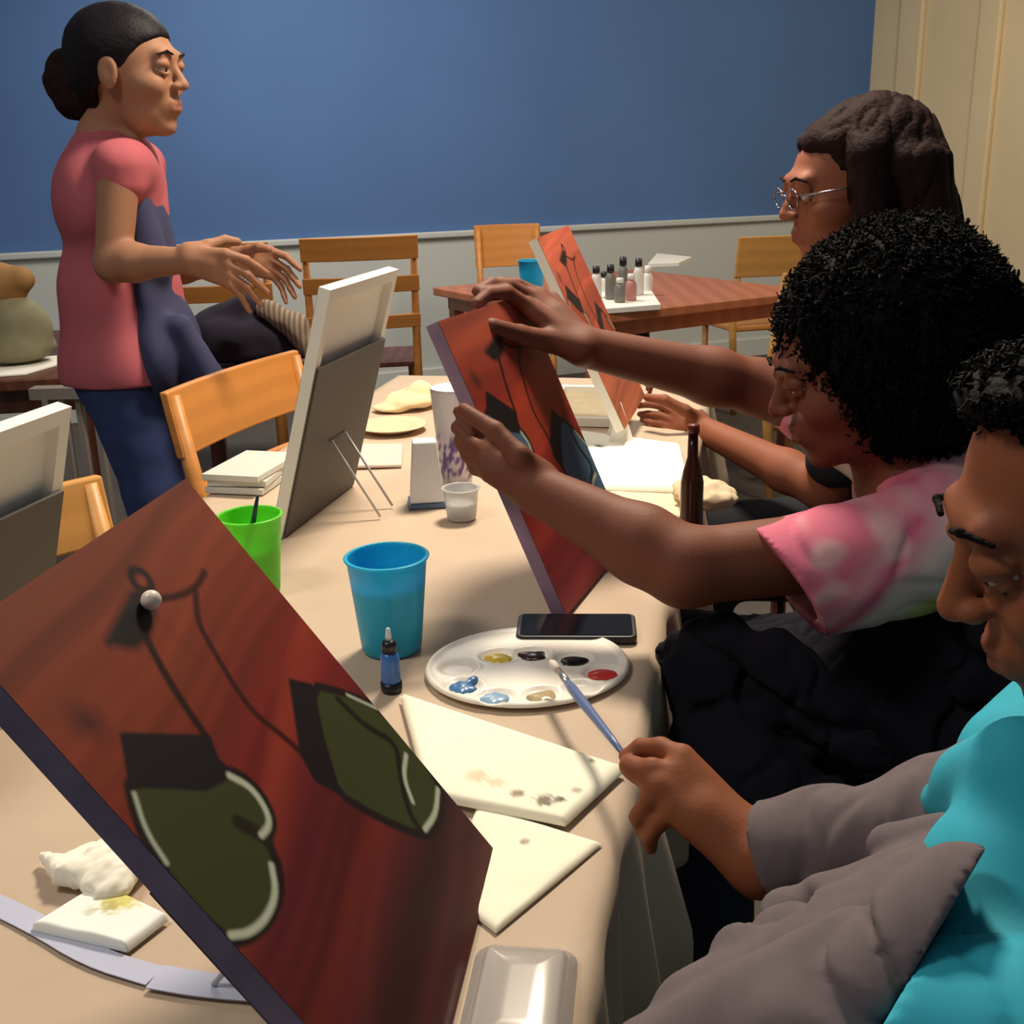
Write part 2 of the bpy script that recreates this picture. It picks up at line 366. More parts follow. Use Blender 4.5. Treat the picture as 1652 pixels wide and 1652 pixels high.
def paint(UV, Wd, Hd, leaf, ramp, seed, bead=True):
    """colours of the painted picture; UV 0..1, distances in metres"""
    u, v = UV[:, 0], UV[:, 1]; X = UV*np.array([Wd, Hd])
    sc_ = lambda P, closed=False, it=2: [p*np.array([Wd, Hd]) for p in smoothpts(P, it, closed)]
    col = np.zeros((len(u), 3)); vs = [r[0] for r in ramp]
    vv = v+.03*np.sin(u*2.2+seed)+.006*np.sin(u*9+v*5)
    for j in range(3): col[:, j] = np.interp(vv, vs, [lin(r[1])[j] for r in ramp])
    st = vnoise1(vv*16+u*.8, seed)*.6+vnoise1(vv*48+u*1.6, seed+3)*.4
    col *= (.48+.62*st)[:, None]
    warm = np.clip(vnoise1(vv*11+u*1.7+3, seed+5)-.62, 0, 1)*2.2*np.clip(1.15-v, 0, 1)
    col += warm[:, None]*(np.array(lin((150, 72, 30)))*.55)
    side = np.clip((u-.55)*1.2, 0, 1)*np.clip((.75-v)*3, 0, 1)*np.clip((v-.15)*5, 0, 1)
    col = col*(1-.4*side[:, None])+np.array(lin((132, 26, 24)))*.4*side[:, None]
    def over(mask, c): 
        nonlocal col; mk = np.clip(mask, 0, 1)[:, None]; col = col*(1-mk)+np.array(lin(c))*mk
    blk = (20, 12, 14)
    sd = lambda P: np.where(inside(X, P), -1, 1)*pdist(X, P, True)
    sm = lambda d, w=.0012: .5-d/(2*w)
    for nm, wdt in (('line1', .0038), ('line2', .003), ('line3', .0032)): over(.9*sm(pdist(X, sc_(DES[nm]))-wdt, .0015), (56, 8, 8) if nm != 'line1' else (40, 8, 8))
    d = pdist(X, [np.array((.098*Wd, .2*Hd)), np.array((.11*Wd, .215*Hd))]); over(.7*sm(d-.009, .008), (44, 26, 22))
    d = sd(sc_(DES['blob'], True)); over(sm(d-.002, .004), blk)
    d = np.abs(np.linalg.norm(X-np.array((.545*Wd, .1*Hd)), axis=1)-.0085); over(sm(d-.0035, .002), (34, 14, 16))
    for hn, cn, in (('heart1', 'cap1'), ('heart2', 'cap2')):
        P = sc_(DES[hn], True, 1 if hn == 'heart1' else 1); d = sd(P); over(sm(d-.0065, .0015), (28, 16, 16))
        over(sm(d+.0015, .0015), leaf)
        d = sd(sc_(DES[cn], True, 0)); over(sm(d-.003, .0015), (20, 12, 18))
    lg = (182, 188, 164)
    over(sm(pdist(X, sc_(DES['i1']))-.0035), (24, 24, 14)); over(sm(pdist(X, sc_(DES['cleft']))-.0055, .002), (30, 28, 16))
    for nm, wdt in (('w1', .0018), ('w2', .0028), ('w3', .0028), ('w4', .0026), ('w5', .0028), ('w6', .0016)): over(.85*sm(pdist(X, sc_(DES[nm]))-wdt, .0012), lg)
    return col
RAMP = [(0, (142, 64, 36)), (.25, (138, 56, 34)), (.42, (130, 34, 30)), (.6, (92, 26, 30)), (.7, (112, 34, 28)), (.84, (62, 26, 32)), (1.0, (92, 36, 34))]
RAMP2 = [(0, (158, 70, 50)), (.3, (166, 50, 34)), (.6, (140, 36, 34)), (1.0, (120, 40, 50))]
RAMP3 = [(0, (204, 100, 76)), (.5, (186, 80, 58)), (1.0, (214, 122, 88))]
paintm = mat('acrylic_paint', (120, 40, 30), .5, attr=True, spec=.25)
def canvas_axes(cn):
    TL, TR, BR, BL = [np.array(c) for c in cn]; x = TR-TL; Wd = np.linalg.norm(x); x = x/Wd
    y = (TL-BL); y = y-x*(x@y); Hd = np.linalg.norm(y); y /= Hd; n = np.cross(x, y); return TL, x, y, n, Wd, Hd
def art_canvas(cn, label, edge, painted=None, blank_front=None, group=None, cat='canvas', th=.018, res=.0014):
    """a stretched canvas: cn are TL TR BR BL of its front, seen from the front"""
    TL, x, y, n, Wd, Hd = canvas_axes(cn); g = lambda a, b, c=0: TL+x*a-y*b+n*c
    base = (g(0, Hd, -th/2)+g(Wd, Hd, -th/2))/2
    root = thing('stretched_canvas', label, cat, base, group=group)
    V, Fc = [], []
    # sides + folded back border, open in the middle where the raw back shows
    b = .012
    outer_f = [g(0, 0), g(Wd, 0), g(Wd, Hd), g(0, Hd)]; outer_b = [g(0, 0, -th), g(Wd, 0, -th), g(Wd, Hd, -th), g(0, Hd, -th)]
    inner_b = [g(b*1.6, b*1.6, -th), g(Wd-b*1.6, b*1.6, -th), g(Wd-b*1.6, Hd-b*1.6, -th), g(b*1.6, Hd-b*1.6, -th)]
    inner_f = [p+n*(th-.004) for p in inner_b]
    V = outer_f+outer_b+inner_b+inner_f
    for k in range(4):
        j = (k+1) % 4; Fc += [(k, 4+k, 4+j, j), (4+k, 8+k, 8+j, 4+j), (8+k, 12+k, 12+j, 8+j)]
    Fc.append((12, 13, 14, 15)); Fc.append((3, 2, 1, 0))
    bm = bmesh.new(); vs = [bm.verts.new(tuple(v)) for v in V]
    for f in Fc: bm.faces.new([vs[i] for i in f])
    bmesh.ops.recalc_face_normals(bm, faces=bm.faces[:]); bmobj('canvas_wrap', bm, edge, root)
    if painted:
        nu, nv = int(Wd/res), int(Hd/res); U, Vv = np.meshgrid(np.linspace(0, 1, nu+1), np.linspace(0, 1, nv+1), indexing='ij')
        UV = np.stack([U.ravel(), Vv.ravel()], -1); P = TL+UV[:, :1]*Wd*x-UV[:, 1:]*Hd*y+n*.0006
        i, j = np.meshgrid(np.arange(nu), np.arange(nv), indexing='ij'); a = (i*(nv+1)+j).ravel()
        Fq = np.stack([a, a+1, a+nv+2, a+nv+1], -1)
        o = meshobj('painted_face', P, Fq.tolist(), paintm, root, cols=paint(UV, Wd, Hd, *painted))
    else:
        V = [g(0, 0, .0006), g(0, Hd, .0006), g(Wd, Hd, .0006), g(Wd, 0, .0006)]; meshobj('primed_face', V, [(0, 1, 2, 3)], white, root)
        V = [g(.02, .02, -.0035), g(Wd-.02, .02, -.0035), g(Wd-.02, Hd-.02, -.0035), g(.02, Hd-.02, -.0035)]; meshobj('raw_canvas_back', V, [(0, 1, 2, 3)], rawcanvas, root)
    return g, x, y, n, Wd, Hd
edge_red = mat('painted_canvas_edge', (124, 112, 134), .6, noise=(22, .35))
edge_p2 = mat('purple_painted_edge', (150, 120, 140), .6, noise=(20, .3))
lift = np.array([0, 0, .0035])
FORE = [np.array(p)+lift for p in ((-.299, .548, 1.072), (-.256, .845, 1.071), (-.023, .81, .748), (-.065, .513, .749))]
gF, xF, yF, nF, WF, HF = art_canvas(FORE, 'large red-brown painting with two green hearts, tilted in the foreground', edge_red, painted=((56, 62, 30), RAMP, 11), cat='painting', res=.0011)
bd = gF(.492*WF, .135*HF, .007); bm = bmesh.new(); bmesh.ops.create_uvsphere(bm, u_segments=20, v_segments=12, radius=.0068, matrix=Matrix.Translation(bd))
tag(bmobj('bead', bm, mat('pearl', (238, 222, 208), .25), smooth=True), 'small white pearl bead on the black blot of the foreground painting', 'bead')
P2C = [np.array(p)+lift for p in ((-.084, 1.364, 1.117), (.024, 1.644, 1.114), (.173, 1.582, .748), (.065, 1.303, .751))]
g2, x2, y2, n2, W2, H2 = art_canvas(P2C, 'red painting with blue shapes held up by the person in tie-dye', edge_p2, painted=((70, 100, 124), RAMP2, 23), cat='painting', res=.0022)
P3C = [np.array(p) for p in ((.06, 2.147, 1.162), (.135, 2.437, 1.167), (.297, 2.401, .803), (.222, 2.111, .798))]
g3, x3, y3, n3, W3, H3 = art_canvas(P3C, 'orange-red painting held up by the person with glasses, seen nearly edge-on', white, painted=((150, 60, 44), RAMP3, 31), cat='painting', res=.003)
WC = [np.array(p)+lift for p in ((-.197, 1.922, 1.134), (-.269, 1.63, 1.134), (-.378, 1.658, .750), (-.306, 1.949, .751))]
gW, xW, yW, nW, WW, HW = art_canvas(WC, 'white canvas seen from behind, standing mid-table on a wire easel', white)
LT = at(93, 648, 1.24); LD = np.array([-.238, -.971, 0])*.40; LV = np.array([-.272, .066, -.960])*((LT[2]-.7545)/.960)
LC = [LT, LT+LD, LT+LD+LV, LT+LV]
gL, xL, yL, nL, WL_, HL = art_canvas(LC, 'white canvas seen from behind at the left edge, before the golden chair', white)
def display_easel(g, x, y, n, Wd, Hd, lab, frac, wires=True):
    """backing board behind the lower part of the canvas, wire foot hinged on it"""
    th = .018; base = g(Wd/2, Hd, -th); root = thing('tabletop_easel', lab, 'easel', base)
    bm = bmesh.new(); P = [g(.004, Hd*frac, -th-.001), g(Wd-.004, Hd*frac, -th-.001), g(Wd-.004, Hd-.002, -th-.001), g(.004, Hd-.002, -th-.001)]
    vs = [bm.verts.new(tuple(p)) for p in P]+[bm.verts.new(tuple(p-n*.004)) for p in P]
    for f in ((3, 2, 1, 0), (4, 5, 6, 7), (0, 1, 5, 4), (1, 2, 6, 5), (2, 3, 7, 6), (3, 0, 4, 7)): bm.faces.new([vs[i] for i in f])
    bmesh.ops.recalc_face_normals(bm, faces=bm.faces[:]); bmobj('backing_board', bm, boardm, root)
    if wires:
        a = g(Wd*.40, Hd*.66, -th-.007); b = g(Wd*.60, Hd*.66, -th-.007)
        fo = -n.copy(); fo[2] = 0; fo /= np.linalg.norm(fo)
        fa = a+fo*.075; fa[2] = ZT+.003; fb = b+fo*.075; fb[2] = ZT+.003
        bm = bmesh.new(); tube(bm, [fa, a, b, fb], .0022, 8); bmobj('wire_foot', bm, wire, root, smooth=True)
display_easel(gW, xW, yW, nW, WW, HW, 'dark-backed wire easel holding the white mid-table canvas', .30)
display_easel(gL, xL, yL, nL, WL_, HL, 'dark-backed easel behind the white canvas at the left edge', .32, wires=True)
display_easel(gF, xF, yF, nF, WF, HF, 'tabletop easel hidden behind the large foreground painting', .45)

# ------------------------------------------------------------ chairs
def chair(name, label, loc, rz, m, seat_m, w_=.42, top=.87, curve=.03, slats=((.76, .87), (.60, .66)), group=None, seat_z=.45):
    """origin on the floor below the seat; the back is at -Y of the chair, the sitter faces +Y"""
    root = thing(name, label, 'chair', (*loc, 0), rz, group); R = Rz(rz); L = np.array([loc[0], loc[1], 0])
    g = lambda x, y, z: L+R@np.array([x, y, z])
    bm = bmesh.new(); pts = []
    n = 10; prof = [(-w_/2, .20), (w_/2, .20), (w_/2-.02, -.20), (-w_/2+.02, -.20)]
    slab(bm, [g(a, b, 0)[:2] for a, b in prof], seat_z-.03, seat_z); bmobj('seat', bm, seat_m, root, bevel=.008)
    for sx in (-1, 1):
        bm = bmesh.new(); tube(bm, [g(sx*(w_/2-.03), .17, 0), g(sx*(w_/2-.03), .17, seat_z-.03)], .017, 10); bmobj('leg', bm, m, root, smooth=True)
        bm = bmesh.new(); tube(bm, [g(sx*(w_/2-.02), -.24, 0), g(sx*(w_/2-.02), -.19, seat_z), g(sx*(w_/2-.02), -.21, .6), g(sx*(w_/2-.02), -.26, top-.01)], [.018, .019, .018, .014], 10); bmobj('leg', bm, m, root, smooth=True)
        bm = bmesh.new(); tube(bm, [g(sx*(w_/2-.03), .17, .22), g(sx*(w_/2-.02), -.21, .22)], .010, 8); bmobj('stretcher', bm, m, root, smooth=True)
    for z0, z1 in slats:
        bm = bmesh.new(); ring = []
        for i in range(n+1):
            t = -1+2*i/n; xx = t*w_/2; yy = -.215-(z0-.6)*.18-curve*(1-t*t); y1 = -.215-(z1-.6)*.18-curve*(1-t*t)
            q = [g(xx, yy+.009, z0), g(xx, y1+.009, z1), g(xx, y1-.009, z1), g(xx, yy-.009, z0)]; ring.append([bm.verts.new(tuple(v)) for v in q])
        for a, b in zip(ring, ring[1:]):
            for k in range(4): bm.faces.new((a[k], a[(k+1) % 4], b[(k+1) % 4], b[k]))
        bm.faces.new(ring[0]); bm.faces.new(ring[-1][::-1]); bmesh.ops.recalc_face_normals(bm, faces=bm.faces[:])
        bmobj('back_slat', bm, m, root, bevel=.004)
    return root
p = onz(395, 625, .86)
chair('dining_chair', 'honey wood chair with curved back between the jeans and the white canvas', (-.325, 2.25), math.radians(-110), wood, wood, w_=.50, top=.895, curve=.02, slats=((.765, .895), (.60, .70)))
chair('dining_chair', 'golden wood chair beside the white canvas at the left edge', (-.575, 1.37), math.radians(-130), wood2, wood2, w_=.40, top=.85, curve=.01, slats=((.745, .85), (.56, .62)))
p = ony = at(565, 400, 5.05)
G = 'wooden chairs along the white wainscot'
chair('dining_chair', 'brown ladder-back chair against the wainscot, behind the white mid-table canvas', (-.66, 5.15), math.radians(8), wood, darkwood, w_=.50, top=1.0, slats=((.90, 1.0), (.76, .83), (.6, .66)))
chair('dining_chair', 'brown ladder-back chair against the wainscot behind the pink-topped person\'s hands', (-1.26, 4.95), math.radians(8), wood, darkwood, w_=.50, top=1.0, slats=((.90, 1.0), (.76, .83), (.6, .66)))
chair('dining_chair', 'honey wood chair beyond the far brown table, at the glasses wearer\'s chin', (1.36, 5.97), math.radians(14), wood2, wood, w_=.56, top=.90, slats=((.70, .90), (.56, .62)))
chair('dining_chair', 'wooden chair behind the small blue cup on the far table', (.06, 5.9), math.radians(190), wood, wood, w_=.36, top=.96, slats=((.74, .96),))
chair('dining_chair', 'light wooden chair nearer the camera beside the far brown table', (1.0, 4.25), math.radians(30), wood2, wood, w_=.40, top=.90, slats=((.72, .90), (.58, .64)))

# ------------------------------------------------------------ background tables
def simple_table(label, A, e, wdt, dep, m, th=.035, apron=.06, z=.75):
    A = np.array(A, float); e = np.array(e, float); e /= np.linalg.norm(e); d = np.array([-e[1], e[0]])
    c = A+e*wdt/2+d*dep/2; root = thing('wooden_table', label, 'table', (*c, 0))
    bm = bmesh.new(); slab(bm, [A, A+e*wdt, A+e*wdt+d*dep, A+d*dep], z-th, z); bmobj('tabletop', bm, m, root, bevel=.005)
    bm = bmesh.new(); q = [A+e*.05+d*.05, A+e*(wdt-.05)+d*.05, A+e*(wdt-.05)+d*(dep-.05), A+e*.05+d*(dep-.05)]
    for a, b in zip(q, q[1:]+q[:1]):
        f = (b-a)/np.linalg.norm(b-a); n_ = np.array([-f[1], f[0]])*.02; slab(bm, [a, b, b+n_, a+n_], z-th-apron, z-th-.0005)
    bmobj('apron', bm, m, root)
    for p in q:
        p = p+(c-p)*.05; bm = bmesh.new(); box(bm, (p[0], p[1], (z-th)/2-.001), (.05, .05, z-th-.002), Rz(math.atan2(e[1], e[0]))); bmobj('leg', bm, m, root)
    return A, e, d
simple_table('brown wooden table in the right background with white paper on its corner', (.30, 4.06), (.85, .50), 1.15, 1.25, brownwood)
simple_table('dark wooden table at the left edge behind the pink top', (-2.3, 2.93), (.985, .17), 1.18, 1.0, darkwood, apron=.07)
simple_table('dark wooden table behind the white mid-table canvas, jacket heaped on it', (-.98, 3.02), (.99, .12), .52, .8, darkwood)

# ---- things on the background tables
def flat(name, label, cat, poly, z, th, m, group=None, bevel=0):
    bm = bmesh.new(); slab(bm, poly, z, z+th); o = bmobj(name, bm, m, bevel=bevel); tag(o, label, cat, group); return o
q = lambda pts, z=.75: [onz(x, y, z)[:2] for x, y in pts]
flat('paper_sheet', 'white paper covering the near corner of the far brown table', 'paper', q([(966, 507), (1066, 499), (1046, 468), (945, 476)], .753), .7515, .02, white, bevel=.002)
flat('stretched_canvas', 'small white canvas flat on the far brown table beyond the paint bottles', 'canvas', q([(1045, 430), (1095, 428), (1116, 418), (1060, 412)], .755), .7515, .016, white)
bn = at(1022, 540, 4.6)[:2]; flat('waste_bin', 'black bin standing under the far brown table corner', 'bin', [bn+np.array(v) for v in ((-.06, -.06), (.06, -.06), (.06, .06), (-.06, .06))], 0, .66, mat('black_plastic', (16, 14, 18), .5), bevel=.01)
def cup(name, label, base, r0_, r1, h, m, water=None, th=.0016, cat='cup', rim=True):
    root = thing(name, label, cat, base); bm = bmesh.new()
    prof = [(0, 0), (r0_*.96, 0), (r0_, .003)]+[(r0_+(r1-r0_)*t, .003+(h-.003)*t) for t in (.25, .5, .75, .97)]
    if rim: prof += [(r1+.0022, h*.975), (r1+.003, h*.99), (r1+.0015, h)]
    prof += [(r1-th, h), (r1-th, h*.97)]+[(r0_+(r1-r0_)*t-th, .005+(h-.005)*t) for t in (.75, .5, .25)]+[(r0_-th, .005), (0, .005)]
    lathe(bm, prof, base, 40); bmobj('cup_wall', bm, m, root, smooth=True)
    if water:
        wm, lev = water; rr = r0_+(r1-r0_)*lev-th*2; bm = bmesh.new(); lathe(bm, [(0, .006), (r0_-th*2, .006), (rr, h*lev), (0, h*lev)], base, 36); bmobj('water', bm, wm, root, smooth=False)
    return root
bluepl = mat('blue_cup_plastic', (50, 205, 240), .35, transl=.38, noise=(9, .05))
greenpl = mat('green_cup_plastic', (132, 240, 70), .35, transl=.4)
clearpl = mat('frosted_plastic', (235, 238, 240), .3, trans=.55)
bc = at(858, 462, 4.45); cup('plastic_cup', 'small blue cup on the far brown table beside the orange-red painting', (bc[0], bc[1], .7515), .038, .052, .17, bluepl)
# paint bottles cluster
bp_ = [mat('black_cap', (20, 20, 24), .4), mat('grey_bottle', (120, 118, 112), .4), mat('white_bottle', (225, 222, 215), .4), mat('pink_bottle', (190, 130, 125), .4)]
k = 0
for (px, Yd, mi, hh, capd) in ((962, 4.42, 2, .12, 1), (985, 4.36, 1, .13, 1), (1005, 4.45, 1, .15, 1), (1018, 4.30, 3, .10, 0), (1030, 4.48, 2, .14, 1), (1000, 4.26, 1, .09, 0), (975, 4.62, 2, .10, 1), (1045, 4.62, 2, .12, 0), (950, 4.56, 1, .08, 1)):
    b = onz(px, 470, .75); d = ray(px, 470); x_ = d[0]/d[1]*Yd
    LBL = ['white bottle with black cap at the left of the cluster', 'grey bottle with black cap, second from the left front', 'tallest grey bottle in the middle of the cluster', 'short pink bottle in front of the cluster', 'tall white bottle with black cap at the right', 'short grey jar at the front centre', 'white bottle at the back left of the cluster', 'white capless bottle at the far right', 'smallest grey bottle with black cap, leftmost at the back'][k]; k += 1
    root = thing('paint_bottle', LBL+', on the far brown table', 'bottle', (x_, Yd, .773 if Yd < 4.5 else .7515), group='paint bottles clustered on the far table')
    z0 = .773 if Yd < 4.5 else .7515
    bm = bmesh.new(); lathe(bm, [(0, 0), (.020, 0), (.021, .004), (.021, hh*.62), (.014, hh*.75), (.010, hh*.78), (0, hh*.78)], (x_, Yd, z0), 18); bmobj('bottle_body', bm, bp_[mi], root, smooth=True)
    bm = bmesh.new(); lathe(bm, [(0, hh*.785), (.012, hh*.785), (.015, hh*.8), (.013, hh), (0, hh)], (x_, Yd, z0), 16); bmobj('cap', bm, bp_[0] if capd else bp_[2], root, smooth=True)
# napkins / clutter on the left dark table
flat('paper_sheet', 'pale paper lying on the dark table at the left edge', 'paper', q([(-60, 612), (40, 605), (92, 590), (92, 575), (0, 585), (-60, 590)], .752), .7515, .004, white)
def blob_thing(name, label, cat, prims, vox, m, **kw):
    o = sculpt(name, prims, vox, m, **kw); tag(o, label, cat); return o
bagm = mat('tan_paper', (150, 112, 62), .8, noise=(20, .2)); bagm2 = mat('olive_fabric', (128, 124, 96), .85, noise=(14, .2))
b1 = at(14, 540, 3.35)
rt_ = thing('paper_bag', 'crumpled brown bag standing on the dark table at the left edge', 'bag', (b1[0], b1[1], .755))
sculpt('bag_body', [El((b1[0], b1[1], .86), (.13, .09, .10), k=.05), El((b1[0]-.02, b1[1], .80), (.15, .10, .045), k=.05)], .006, bagm2, rt_, disp=lambda X: .008*wob(X, 34))
sculpt('folded_top', [El((b1[0]-.02, b1[1], .98), (.10, .06, .075), k=.04), Cp((b1[0]-.1, b1[1], .95), (b1[0]+.06, b1[1], 1.0), .04)], .006, bagm, rt_, disp=lambda X: .01*wob(X, 30))
j = at(395, 545, 3.25)
jk = thing('jacket', 'dark jacket with a striped scarf heaped behind the standing person\'s hands', 'jacket', (j[0], j[1], .76))
sculpt('jacket_body', [El((j[0]-.02, j[1], .83), (.15, .10, .08), k=.04), Cp((j[0]-.1, j[1], .86), (j[0]+.02, j[1], .91), .05, .045), Cp((j[0], j[1]-.05, .80), (j[0]+.18, j[1], .785), .035, .03)], .006, mat('navy_black_fabric', (34, 28, 44), .9), jk, disp=lambda X: .012*wob(X, 40))
strm = mat('striped_knit', (140, 122, 104), .9, wave=(22, 1, .35))
sculpt('striped_lining', [Cp((j[0]+.08, j[1]-.04, .91), (j[0]+.16, j[1]-.05, .86), .03, .035), Cp((j[0]+.16, j[1]-.05, .86), (j[0]+.2, j[1]-.06, .79), .035, .025)], .005, strm, jk, disp=lambda X: .006*wob(X, 60))
for i in range(3):   # folding-table legs / radiator bars beside the left chair
    p = onz(118+20*i, 660, .70); 
rd = thing('folded_table', 'grey metal folding table leaning beside the standing person', 'table', (-1.17, 2.95, 0))
for i, xx in enumerate((-1.24, -1.20, -1.16, -1.12)):
    bm = bmesh.new(); box(bm, (xx, 2.95+.01*i, .36), (.014, .03, .72)); bmobj('leg', bm, mat('grey_metal', (150, 142, 134), .4, metallic=.3), rd)
bm = bmesh.new(); box(bm, (-1.18, 2.965, .735), (.2, .05, .03)); bmobj('rail', bm, mat('grey_metal', (150, 142, 134)), rd)

# ------------------------------------------------------------ things on the main table
bcp = onz(630, 1055); 
cup('plastic_cup', 'bright blue cup of water beside the palette', (bcp[0], bcp[1]+.02, ZT), .036, .0475, .118, bluepl, water=(mat('blue_tinted_water', (20, 150, 250), .1), .72))
gc = (-.352, 1.425, ZT); cup('plastic_cup', 'bright green cup between the foreground painting and the white canvas', gc, .032, .042, .112, greenpl, water=(mat('green_tinted_water', (110, 225, 60), .2), .6))
wc = onz(745, 835); cup('plastic_cup', 'small clear white cup by the white paper box', (wc[0], wc[1]+.0, ZT), .024, .029, .052, clearpl, water=(mat('cloudy_water', (238, 238, 240), .3), .5))
# purple flowered tumbler
def tumbler():
    base = np.array([*(onz(738, 792)[:2]), ZT]); root = thing('tumbler', 'tall tapered white tumbler with purple flowers behind the hand', 'cup', base)
    cols = []; bm = bmesh.new(); prof = [(0, 0), (.024, 0), (.026, .004)]+[(.026+.014*t, .004+.182*t) for t in np.linspace(.04, 1, 26)]+[(.0375, .187), (.024, .01), (0, .009)]
    lathe(bm, prof, (base[0], base[1], base[2]), 64); me = bpy.data.meshes.new('tumbler_body'); bm.to_mesh(me); bm.free()
    V = np.array([v.co[:] for v in me.vertices]); a = np.arctan2(V[:, 1]-base[1], V[:, 0]-base[0]); z = V[:, 2]-ZT
    f = wob(np.stack([a*.06, z, a*0], -1), 170); m_ = np.clip(f*7+.3, 0, 1)*np.clip((.115-z)*60, 0, 1)*np.clip((z-.02)*80, 0, 1)
    cc = np.outer(1-m_, lin((236, 232, 236)))+np.outer(m_, lin((120, 84, 160)))
    ca = me.color_attributes.new('Col', 'FLOAT_COLOR', 'POINT'); ca.data.foreach_set('color', np.concatenate([cc, np.ones((len(V), 1))], 1).astype(np.float32).ravel())
    me.polygons.foreach_set('use_smooth', [True]*len(me.polygons)); me.materials.append(mat('flowered_plastic', (236, 232, 236), .35, attr=True))
    o = bpy.data.objects.new('tumbler_body', me); C.objects.link(o); o.parent = root; o.matrix_parent_inverse = root.matrix_basis.inverted()
tumbler()
# white tapered carton
bx = onz(688, 818); bxr = thing('carton', 'upright white tapered paper carton with a blue foot, mid-table', 'box', (bx[0], bx[1]+.02, ZT))
def frustum(bm, c, w0, d0, w1, d1, z0, z1, a=0):
    R = Rz(a); vs = []
    for (ww, dd, z) in ((w0, d0, z0), (w1, d1, z1)):
        for sx, sy in ((-1, -1), (1, -1), (1, 1), (-1, 1)): vs.append(bm.verts.new(tuple(np.array([c[0], c[1], z])+R@np.array([sx*ww/2, sy*dd/2, 0]))))
    for f in ((3, 2, 1, 0), (4, 5, 6, 7), (0, 1, 5, 4), (1, 2, 6, 5), (2, 3, 7, 6), (3, 0, 4, 7)): bm.faces.new([vs[i] for i in f])
bm = bmesh.new(); frustum(bm, (bx[0], bx[1]+.02), .058, .05, .040, .036, ZT+.008, ZT+.112, .1); bmobj('carton_body', bm, mat('white_card', (244, 246, 252), .5), bxr, bevel=.003)
bm = bmesh.new(); frustum(bm, (bx[0], bx[1]+.02), .064, .056, .064, .056, ZT, ZT+.0075, .1); bmobj('foot', bm, mat('slate_blue', (90, 112, 150), .5), bxr)
# canvas boards stacked by the honey chair
for i, (dx, a) in enumerate(((0, .0), (.006, .06), (-.004, -.05))):
    c = np.array([-.475, 1.985+dx]); R = Rz(math.atan2(T[1], T[0])+a)[:2, :2]
    poly = [c+R@np.array(v) for v in ((-.085, -.055), (.085, -.055), (.085, .055), (-.085, .055))]
    flat('canvas_board', ['lowest pale board', 'middle pale board', 'topmost pale board'][i]+' of the stack behind the white mid-table canvas', 'board', poly, ZT+i*.0125, .011, mat('pale_board', (205, 206, 196), .7), 'boards stacked behind the white canvas', bevel=.001)
# little leaning paintbrush in the green cup
brush_blue = mat('teal_handle', (18, 58, 66), .35)
def paint_brush(label, p0, p1, hm, rr=.0035, tip=None):
    p0 = np.array(p0, float); p1 = np.array(p1, float); d = p1-p0; L = np.linalg.norm(d)
    root = thing('paintbrush', label, 'paintbrush', p0)
    bm = bmesh.new(); tube(bm, [p0+d*t for t in (.26, .34, .5, .8, 1)], [rr*.8, rr*1.15, rr*1.1, rr*.8, rr*.5], 12); bmobj('handle', bm, hm, root, smooth=True)
    bm = bmesh.new(); tube(bm, [p0+d*.12, p0+d*.27], [rr*.95, rr*.85], 12); bmobj('ferrule', bm, mat('silver_ferrule', (210, 212, 215), .25, metallic=.9), root, smooth=True)
    bm = bmesh.new(); tube(bm, [p0, p0+d*.04, p0+d*.125], [rr*.3, rr*1.0, rr*.95], 12); bmobj('bristles', bm, tip or mat('bristle', (215, 205, 190), .8), root, smooth=True)
paint_brush('dark teal paintbrush standing in the green cup', (-.370, 1.425, ZT+.012), (-.3285, 1.385, ZT+.150), brush_blue, .004)
# slim blue pen bottle by the blue cup
def pen_bottle():
    b = onz(632, 1112); c = (b[0], b[1], ZT); root = thing('paint_pen', 'small blue paint pen standing before the blue cup', 'pen', c)
    dk = mat('pen_black', (14, 18, 34), .35)
    for nm, prof, m_ in (('end_cap', [(0, 0), (.0115, 0), (.012, .001), (.012, .010), (0, .010)], dk),
                         ('barrel', [(0, .0105), (.0105, .0105), (.011, .013), (.0105, .040), (.008, .046), (0, .046)], mat('pen_blue', (60, 120, 200), .3, trans=.2)),
                         ('collar', [(0, .0465), (.0085, .0465), (.0085, .056), (.006, .060), (0, .060)], dk),
                         ('nozzle', [(0, .0605), (.004, .0605), (.0022, .074), (0, .075)], mat('pen_tip', (206, 216, 226), .3))):
        bm = bmesh.new(); lathe(bm, prof, c, 20); bmobj(nm, bm, m_, root, smooth=True)
pen_bottle()
# phone
def phone():
    c = (onz(930, 1019)); a = math.radians(-4); root = thing('phone', 'black smartphone lying beyond the palette', 'phone', (c[0], c[1], ZT), a)
    def rr(w_, h_, r_, n=6):
        P = []
        for cx, cy, s in ((w_/2-r_, h_/2-r_, 0), (-w_/2+r_, h_/2-r_, 90), (-w_/2+r_, -h_/2+r_, 180), (w_/2-r_, -h_/2+r_, 270)):
            for i in range(n+1): t = math.radians(s+90*i/n); P.append((cx+r_*math.cos(t), cy+r_*math.sin(t)))
        return P
    tr = lambda P: [(c[0]+p[0]*math.cos(a)-p[1]*math.sin(a), c[1]+p[0]*math.sin(a)+p[1]*math.cos(a)) for p in P]
    bm = bmesh.new(); slab(bm, tr(rr(.146, .072, .010)), ZT, ZT+.010); bmobj('case', bm, mat('phone_case', (22, 20, 26), .45), root, bevel=.002)
    bm = bmesh.new(); slab(bm, tr(rr(.136, .064, .006)), ZT+.0102, ZT+.0108); bmobj('screen', bm, mat('phone_glass', (14, 12, 20), .08), root)
phone()
